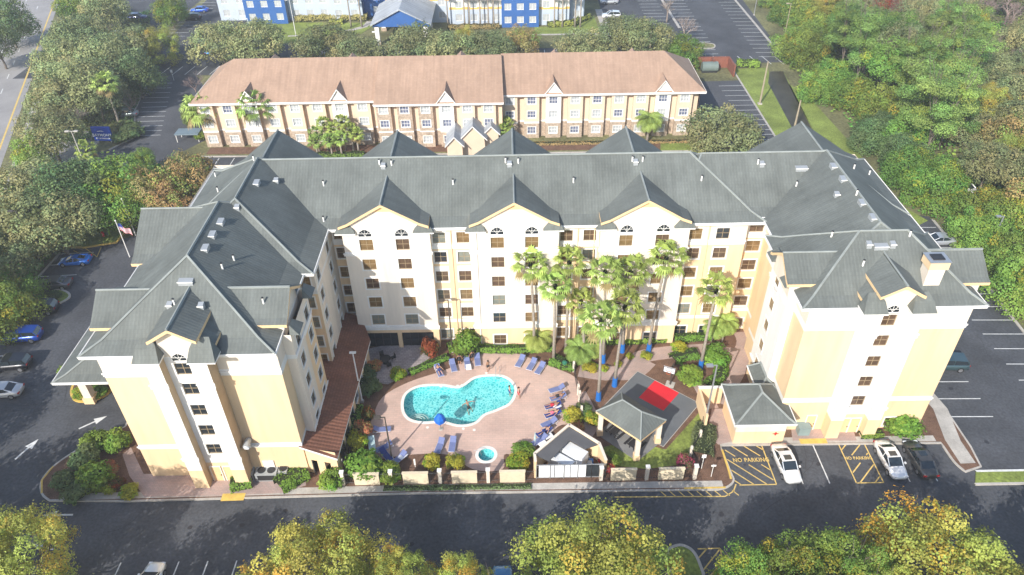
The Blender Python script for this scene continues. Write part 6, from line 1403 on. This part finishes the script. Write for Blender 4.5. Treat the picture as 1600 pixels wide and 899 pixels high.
# round exhaust cowl on the left wing base
t = empty('exhaust_cowl', (-26.4, 49.5, 5.6), 'round grey exhaust cowl sticking out of the left wing wall', 'vent'); b = MB(); b.tube([(0, 0, 0), (0, -.5, .0), (0, -.9, -.15)], [.32, .34, .42], TRIMG, n=14); b.build('duct', t, local=True); b = MB(); b.tube([(0, -.9, -.15), (0, -.98, -.17)], .3, HLM, n=14); b.build('hood', t, local=True)
# basketball hoop
q = G(1047, 601, .13); t = empty('basketball_hoop', (q.x, q.y, .13), 'basketball hoop with white backboard at the top of the court', 'basketball hoop', rz=R(-25)); BW = M('backboard_white', (.75, .76, .78))
b = MB(); b.tube([(0, 0, 0), (0, 0, 3.3)], .1, BRONZE, n=8); b.tube([(0, 0, 3.2), (-.2, -1.0, 3.3)], .06, BRONZE, n=6); b.box(-.5, .5, -.5, .5, 0, .06, CONC); b.build('pole', t, local=True)
b = MB(); b.box(-.85, .5, -1.1, -1.04, 2.75, 3.6, BW); b.build('backboard', t, local=True)
b = MB(); 
for x0, x1, z0, z1 in ((-.85, .5, 2.75, 2.81), (-.85, .5, 3.54, 3.6), (-.85, -.79, 2.81, 3.54), (.44, .5, 2.81, 3.54), (-.5, .15, 3.0, 3.04), (-.5, .15, 3.42, 3.46), (-.5, -.46, 3.04, 3.42), (.11, .15, 3.04, 3.42)): b.box(x0, x1, -1.13, -1.102, z0, z1, DARK)
b.build('board_marking', t, local=True); b = MB(); b.tube([(-.17+.24*math.cos(a), -1.4+.24*math.sin(a), 3.05) for a in [R(24*i) for i in range(16)]], .02, M('rim_orange', (.7, .12, .03)), n=5); b.build('rim', t, local=True)
# round patio table and chairs on the grey terrace
q = G(603, 567, .14); t = empty('patio_table', (q.x, q.y, .14), 'dark round patio table with chairs on the shaded terrace', 'table'); b = MB(); b.tube([(0, 0, .7), (0, 0, .74)], .65, DARK, n=18); b.build('table_top', t, local=True); b = MB(); b.tube([(0, 0, 0), (0, 0, .7)], .06, DARK); b.tube([(0, 0, 0), (0, 0, .04)], .35, DARK, n=12); b.build('pedestal', t, local=True)
def chair(x, y, rz, lb, m=DARK, grp='dark chairs round the terrace table', z=.14):
    c = empty('patio_chair', (x, y, z), lb, 'chair', grp, rz); b = MB(); b.box(-.25, .25, -.25, .25, .4, .44, m); b.build('seat', c, local=True); b = MB(); b.box(-.25, .25, .22, .27, .44, .95, m); b.build('backrest', c, local=True)
    for sx in (-.22, .22):
        for sy in (-.22, .22): b = MB(); b.tube([(sx, sy, 0), (sx, sy, .42)], .02, m, n=5); b.build('leg', c, local=True)
for a in range(4): aa = R(30+90*a); chair(q.x+1.0*math.cos(aa), q.y+1.0*math.sin(aa), aa-math.pi/2, 'dark metal chair drawn up to the round terrace table')
# planter / stone bench on deck corner
# ================================================================ pool furniture
BLUF = M('blue_sling_fabric', (.15, .18, .34), rough=.7, var=.1, scale=3); BLUD = M('dark_blue_fabric', (.03, .05, .2), rough=.7); PALEF = M('pale_aqua_fabric', (.42, .55, .56), rough=.7); TOWEL = M('white_towel', (.75, .76, .8), rough=.9); FRM = M('white_lounger_frame', (.55, .56, .62), rough=.4)
def lounger_proto(fab):
    t = empty('sun_lounger', (0, 0, 0), 'x', 'sun lounger'); b = MB(); b.box(-.33, .33, -.95, .3, .30, .34, fab); b.build('seat', t, local=True)
    b = MB(); T = Matrix.Translation((0, .3, .32)) @ Matrix.Rotation(R(32), 4, 'X'); b.box(-.33, .33, 0, .72, -.02, .02, fab, T); b.build('backrest', t, local=True)
    b = MB()
    for s in (-.35, .35): b.tube([(s, -.97, .3), (s, .95, .3)], .022, FRM, n=5)
    b.tube([(-.35, -.97, .3), (.35, -.97, .3)], .022, FRM, n=5); b.tube([(-.35, .95, .3), (.35, .95, .3)], .022, FRM, n=5); b.build('frame', t, local=True)
    for sx in (-.35, .35):
        for sy in (-.75, .75): b = MB(); b.tube([(sx, sy, 0), (sx, sy, .3)], .025, FRM, n=5); b.build('leg', t, local=True)
    return t
protos = {'b': lounger_proto(BLUF), 'p': lounger_proto(PALEF), 'd': lounger_proto(BLUD)}; used = set()
LG = [(686, 580, 'b', 22, 'lounger with a sunbather at the top left of the pool'), (708, 572, 'b', 14, 'empty blue lounger second in the row above the pool'), (730, 567, 'b', 8, 'blue lounger with a white towel above the pool'), (746, 563, 'b', 6, 'empty blue lounger at the right end of the row above the pool'),
      (813, 565, 'b', -24, 'first of three empty blue loungers right of the pool ladder'), (831, 570, 'b', -26, 'middle of three empty blue loungers right of the pool ladder'), (844, 576, 'b', -28, 'last of three empty blue loungers right of the pool ladder'),
      (870, 608, 'b', -70, 'empty blue lounger at the top of the right-hand column'), (872, 621, 'b', -72, 'lounger with a sunbather second in the right-hand column'), (864, 634, 'd', -74, 'dark blue lounger with a white towel in the right-hand column'), (864, 647, 'd', -70, 'dark lounger with a sunbather fourth in the right-hand column'),
      (858, 661, 'b', -62, 'blue lounger fifth in the right-hand column'), (850, 675, 'd', -58, 'dark lounger sixth in the right-hand column'), (843, 688, 'b', -55, 'lowest lounger of the right-hand column with white towels'),
      (597, 671, 'b', 95, 'blue lounger left of the pool beside the lamp post'), (581, 695, 'p', 12, 'pale aqua lounger at the left edge of the deck'), (600, 699, 'b', -60, 'blue lounger right of the pale aqua one'), (603, 711, 'd', 40, 'dark blue lounger at the bottom left of the deck'), (624, 716, 'b', -40, 'blue lounger with a white towel at the bottom left'),
      (687, 697, 'b', -15, 'left of the two blue loungers below the pool'), (707, 695, 'b', -5, 'right of the two blue loungers below the pool')]
for px, py, k, a, lb in LG:
    o = protos[k] if k not in used else copy_tree(protos[k]); used.add(k); q = G(px, py, .45); o.location = (q.x, q.y, .137); o.rotation_euler = (0, 0, R(a)); tag(o, lb, 'sun lounger', 'sun loungers round the pool')
for px, py, a, lb in ((732, 573, 8, 'white towel on the third lounger above the pool'), (871, 634, -74, 'white towel on the dark blue lounger'), (849, 693, -55, 'white towel on the lowest right-hand lounger'), (630, 712, -40, 'white towel on the bottom left lounger'), (683, 574, 22, 'white cushion on the top left lounger'), (858, 681, -60, 'white towel hanging from the sixth right-hand lounger')):
    q = G(px, py, .5); b = MB(); T = Matrix.Rotation(R(a), 4, 'Z'); b.box(-.32, .32, -.4, .4, 0, .035, TOWEL, T); b.box(-.3, .3, -.52, -.4, -.05, .02, TOWEL, T); o = b.build('towel', local=True); o.location = (q.x, q.y, .137+.345); tag(o, lb, 'towel')
# closed-down blue umbrella at the pool edge
q = G(668, 690, .14); q = G(689, 671, .14); t = empty('parasol', (q.x, q.y, .14), 'bright blue parasol standing at the lower edge of the pool', 'parasol'); UB = M('parasol_blue', (.01, .13, .55), rough=.6)
b = MB(); b.tube([(0, 0, 0), (0, 0, 2.3)], .03, BRONZE, n=6); b.build('pole', t, local=True); b = MB(); b.tube([(0, 0, 0), (0, 0, .08)], .25, CONC, n=12); b.build('base', t, local=True); b = MB(); V = [(0, 0, 2.45)]
for k, (rr, zz) in enumerate(((.34, 2.2), (.62, 1.75), (.66, 1.35))): V += [(rr*math.cos(R(45*i))*(1 if i % 2 == 0 else .93), rr*math.sin(R(45*i))*(1 if i % 2 == 0 else .93), zz+(.05 if i % 2 else 0)) for i in range(8)]
F = [(0, 1+i, 1+(i+1) % 8) for i in range(8)]
for k in range(2): F += [(1+8*k+i, 9+8*k+i, 9+8*k+(i+1) % 8, 1+8*k+(i+1) % 8) for i in range(8)]
b.mesh(V, F, UB); b.build('canopy', t, local=True)
for px, py, lb in ((836, 700, 'thin closed grey parasol by the lowest loungers'),):
    q = G(px, py, .14); t = empty('closed_parasol', (q.x, q.y, .14), lb, 'parasol'); b = MB(); b.tube([(0, 0, 0), (0, 0, 2.4)], .03, STEEL, n=6); b.build('pole', t, local=True); b = MB(); b.tube([(0, 0, 1.1), (0, 0, 1.5), (0, 0, 2.45)], [.08, .13, .03], PALEF, n=8); b.build('canopy', t, local=True)
# pool ladder rails
q = G(778, 586, .14); t = empty('pool_ladder', (q.x, q.y, .14), 'chrome handrails of the ladder at the top of the pool', 'ladder')
for s in (-.25, .25): b = MB(); b.tube([(s, .6, 0), (s, .6, .8), (s, .35, .95), (s, -.15, .85), (s, -.35, -.4)], .03, STEEL, n=6); b.build('handrail', t, local=True)
for k in range(2): b = MB(); b.box(-.25, .25, -.36, -.3, -.2-.2*k, -.17-.2*k, STEEL); b.build('rung', t, local=True)
q = G(746, 712, .14); t = empty('spa_handrail', (q.x, q.y, .14), 'chrome grab rail at the left of the round spa', 'handrail'); b = MB(); b.tube([(-.35, 0, 0), (-.35, 0, .8), (.3, 0, .75), (.45, 0, 0)], .03, STEEL, n=6); b.build('rail', t, local=True)
for i, (px, py) in enumerate(((661, 603), (689, 604), (715, 603), (722, 602), (760, 583), (741, 672), (668, 668), (724, 670))):
    q = G(px, py, .14); b = MB(); b.tube([(0, 0, 0), (0, 0, .02)], .17, TILE, n=12); o = b.build('skimmer_lid', local=True); o.location = (q.x, q.y, .137); tag(o, 'white round skimmer lid set in the deck by the pool coping', 'lid', 'skimmer lids round the pool')
# ================================================================ people
SKIN = M('skin', (.50, .29, .20), rough=.6, var=.05); SKIN2 = M('tanned_skin', (.36, .19, .12), rough=.6, var=.05); HAIR = M('dark_hair', (.03, .02, .015), rough=.7); HAIRB = M('fair_hair', (.30, .19, .08), rough=.7)
def person(x, y, z, rz, pose, label, skin=SKIN, hair=HAIR, suit=BLUD, on=None, top=None):
    """pose: stand, lie, float; one skinned body, hair and clothing as children"""
    J = {'pelvis': (0, 0, .95), 'waist': (0, 0, 1.1), 'chest': (0, -.01, 1.32), 'neck': (0, 0, 1.5), 'head': (0, -.02, 1.62), 'crownp': (0, -.01, 1.74), 'nose': (0, -.13, 1.62)}
    E = [('pelvis', 'waist'), ('waist', 'chest'), ('chest', 'neck'), ('neck', 'head'), ('head', 'crownp'), ('head', 'nose')]
    rad = {'pelvis': .15, 'waist': .125, 'chest': .155, 'neck': .055, 'head': .1, 'crownp': .07, 'nose': .022}
    P = {'stand': dict(arm=(.12, .0), fore=(.05, -.1), leg=(.02, 0), bend=0), 'walk': dict(arm=(.1, .15), fore=(.05, -.15), leg=(.02, .2), bend=0), 'lie': dict(arm=(.18, 0), fore=(.1, .05), leg=(.05, 0), bend=0), 'float': dict(arm=(.42, -.1), fore=(.1, -.2), leg=(.12, .1), bend=0)}[pose]
    for s, n in ((-1, 'l'), (1, 'r')):
        J['sh'+n] = (s*.18, 0, 1.43); ex = s*(.18+P['arm'][0]); ey = P['arm'][1]*s; J['el'+n] = (ex, ey, 1.16 if pose != 'float' else 1.34); J['wr'+n] = (ex+s*P['fore'][0], ey+P['fore'][1], .91 if pose != 'float' else 1.28); J['pa'+n] = tuple(Vector(J['wr'+n])+(Vector(J['wr'+n])-Vector(J['el'+n])).normalized()*.08)
        J['hi'+n] = (s*.1, 0, .9); J['kn'+n] = (s*(.11+P['leg'][0]), -.02-s*P['leg'][1]*.6, .5); J['an'+n] = (s*(.11+P['leg'][0]*1.5), s*P['leg'][1], .09); J['to'+n] = (s*(.13+P['leg'][0]*1.5), s*P['leg'][1]-.17, .04)
        E += [('chest', 'sh'+n), ('sh'+n, 'el'+n), ('el'+n, 'wr'+n), ('wr'+n, 'pa'+n), ('pelvis', 'hi'+n), ('hi'+n, 'kn'+n), ('kn'+n, 'an'+n), ('an'+n, 'to'+n)]
        rad.update({'sh'+n: .06, 'el'+n: .042, 'wr'+n: .03, 'pa'+n: .035, 'hi'+n: .09, 'kn'+n: .062, 'an'+n: .042, 'to'+n: .035})
        d = (Vector(J['pa'+n])-Vector(J['wr'+n])).normalized(); side = Vector((0, 1, 0))
        for k in range(4): q = Vector(J['pa'+n])+side*(k-1.5)*.022; J['f%s%d' % (n, k)] = tuple(q+d*(.075+.01*(k in (1, 2)))); E.append(('pa'+n, 'f%s%d' % (n, k))); rad['f%s%d' % (n, k)] = .009
        J['th'+n] = tuple(Vector(J['wr'+n])+d*.05+side*-.06); E.append(('pa'+n, 'th'+n)); rad['th'+n] = .01
    ks = list(J); me = bpy.data.meshes.new('body'); me.from_pydata([J[k] for k in ks], [(ks.index(a), ks.index(c)) for a, c in E], [])
    me.materials.append(skin)
    o = bpy.data.objects.new('body', me); col.objects.link(o); md = o.modifiers.new('s', 'SKIN'); md.use_smooth_shade = True
    sv = me.skin_vertices[0].data if me.skin_vertices else None
    if sv is None:
        bm = bmesh.new(); bm.from_mesh(me); bm.verts.layers.skin.verify(); bm.to_mesh(me); bm.free(); sv = me.skin_vertices[0].data
    for i, k in enumerate(ks): sv[i].radius = (rad[k], rad[k]*(.75 if k in ('chest', 'waist', 'pelvis') else 1)); sv[i].use_root = (k == 'pelvis')
    o.modifiers.new('u', 'SUBSURF').levels = 1; o.modifiers['u'].render_levels = 1
    t = empty('person', (x, y, z), label, 'person', None, rz); o.parent = t
    h = MB(); h.ball((0, .015, 1.685), .112, hair, 10, 7, .95); h.tube([(0, .07, 1.66), (0, .08, 1.5)], [.085, .05], hair, n=8); ho = h.build('hair', t, local=True, smooth=True)
    c = MB(); c.tube([(0, 0, 1.06), (0, 0, .96), (0, 0, .86)], [.15, .18, .17], suit, n=12)
    for s in (-1, 1): c.tube([(s*.1, 0, .9), (s*.105, -.01, .66)], [.115, .1], suit, n=10)
    co = c.build('swimwear', t, local=True, smooth=True); ch = [o, ho, co]
    if top: c = MB(); c.tube([(0, 0, 1.1), (0, 0, 1.28), (0, 0, 1.4)], [.15, .18, .15], top, n=12); ch.append(c.build('top', t, local=True, smooth=True))
    if pose == 'lie':
        for k in ch: k.rotation_euler = (R(-84), 0, 0); k.location = (0, -.95, 0.12)
    if pose == 'float':
        for k in ch: k.rotation_euler = (R(-35), 0, 0); k.location = (0, -.2, -1.0)
    return t
q = G(763, 580, .14); person(q.x, q.y, .137, R(200), 'walk', 'person in dark trunks walking on the deck above the pool ladder', SKIN2, suit=DARK)
q = G(734, 636, 0); person(q.x, q.y, 0.0, R(30), 'float', 'person with dark hair swimming in the middle of the pool', SKIN2, suit=DARK); 
q = G(803, 612, 0); person(q.x-.5, q.y, -.75, R(100), 'stand', 'person standing in the water at the right pool edge', SKIN, suit=BLUD)
q = G(808, 622, .14); person(q.x+.2, q.y, .137, R(90), 'stand', 'person in red swimwear standing on the deck at the right end of the pool', SKIN, suit=REDL if False else M('red_swimwear', (.5, .03, .05)))
for px, py, a, lb, sk, su in ((686, 580, 22, 'person sunbathing on the top left lounger', SKIN, BLUD), (872, 621, -72, 'person sunbathing on the second lounger of the right-hand column', SKIN2, DARK), (864, 647, -70, 'person in pink swimwear sunbathing on the fourth right-hand lounger', SKIN, M('pink_swimwear', (.6, .15, .22))), (851, 675, -58, 'person lying on the sixth right-hand lounger', SKIN, BLUD), (864, 635, -74, 'person lying beside the white towel on the dark blue lounger', SKIN2, M('red_swimwear', (.5, .03, .05)))):
    q = G(px, py, .45); person(q.x, q.y, .137+.36, R(a), 'lie', lb, sk, suit=su)
for i, (px, py, lb, cl) in enumerate(((718, 571, 'person sitting upright between the loungers above the pool', DARK), (738, 566, 'person in dark clothes standing by the third lounger', DARK))):
    q = G(px, py, .3); person(q.x, q.y+.3, .137, R(180+30*i), 'stand', lb if i else 'person standing between the loungers above the pool', SKIN2, suit=cl, top=DARK)
q = G(973, 668, .17); person(q.x-.6, q.y+.6, .175, R(20), 'stand', 'person in a pink top standing under the pavilion roof', SKIN, suit=DARK, top=M('pink_shirt', (.6, .25, .28)))
q = G(577, 560); 
# ================================================================ air
hz = MB(); hz.box(-330, 330, -20, 330, -3, 64, M('haze_unused', (1, 1, 1)))
o = hz.build('haze', uv=False); o.data.materials.clear(); m = bpy.data.materials.new('haze_air'); m.use_nodes = True; t = m.node_tree; t.nodes.remove(t.nodes['Principled BSDF'])
pv_ = t.nodes.new('ShaderNodeVolumePrincipled'); pv_.inputs['Color'].default_value = (.93, .96, 1, 1); pv_.inputs['Density'].default_value = .0005; pv_.inputs['Anisotropy'].default_value = .2
t.links.new(pv_.outputs[0], t.nodes['Material Output'].inputs['Volume']); o.data.materials.append(m); tag(o, kind='stuff', label='thin pale daylight haze over the whole place')
scene.cycles.volume_bounces = 0
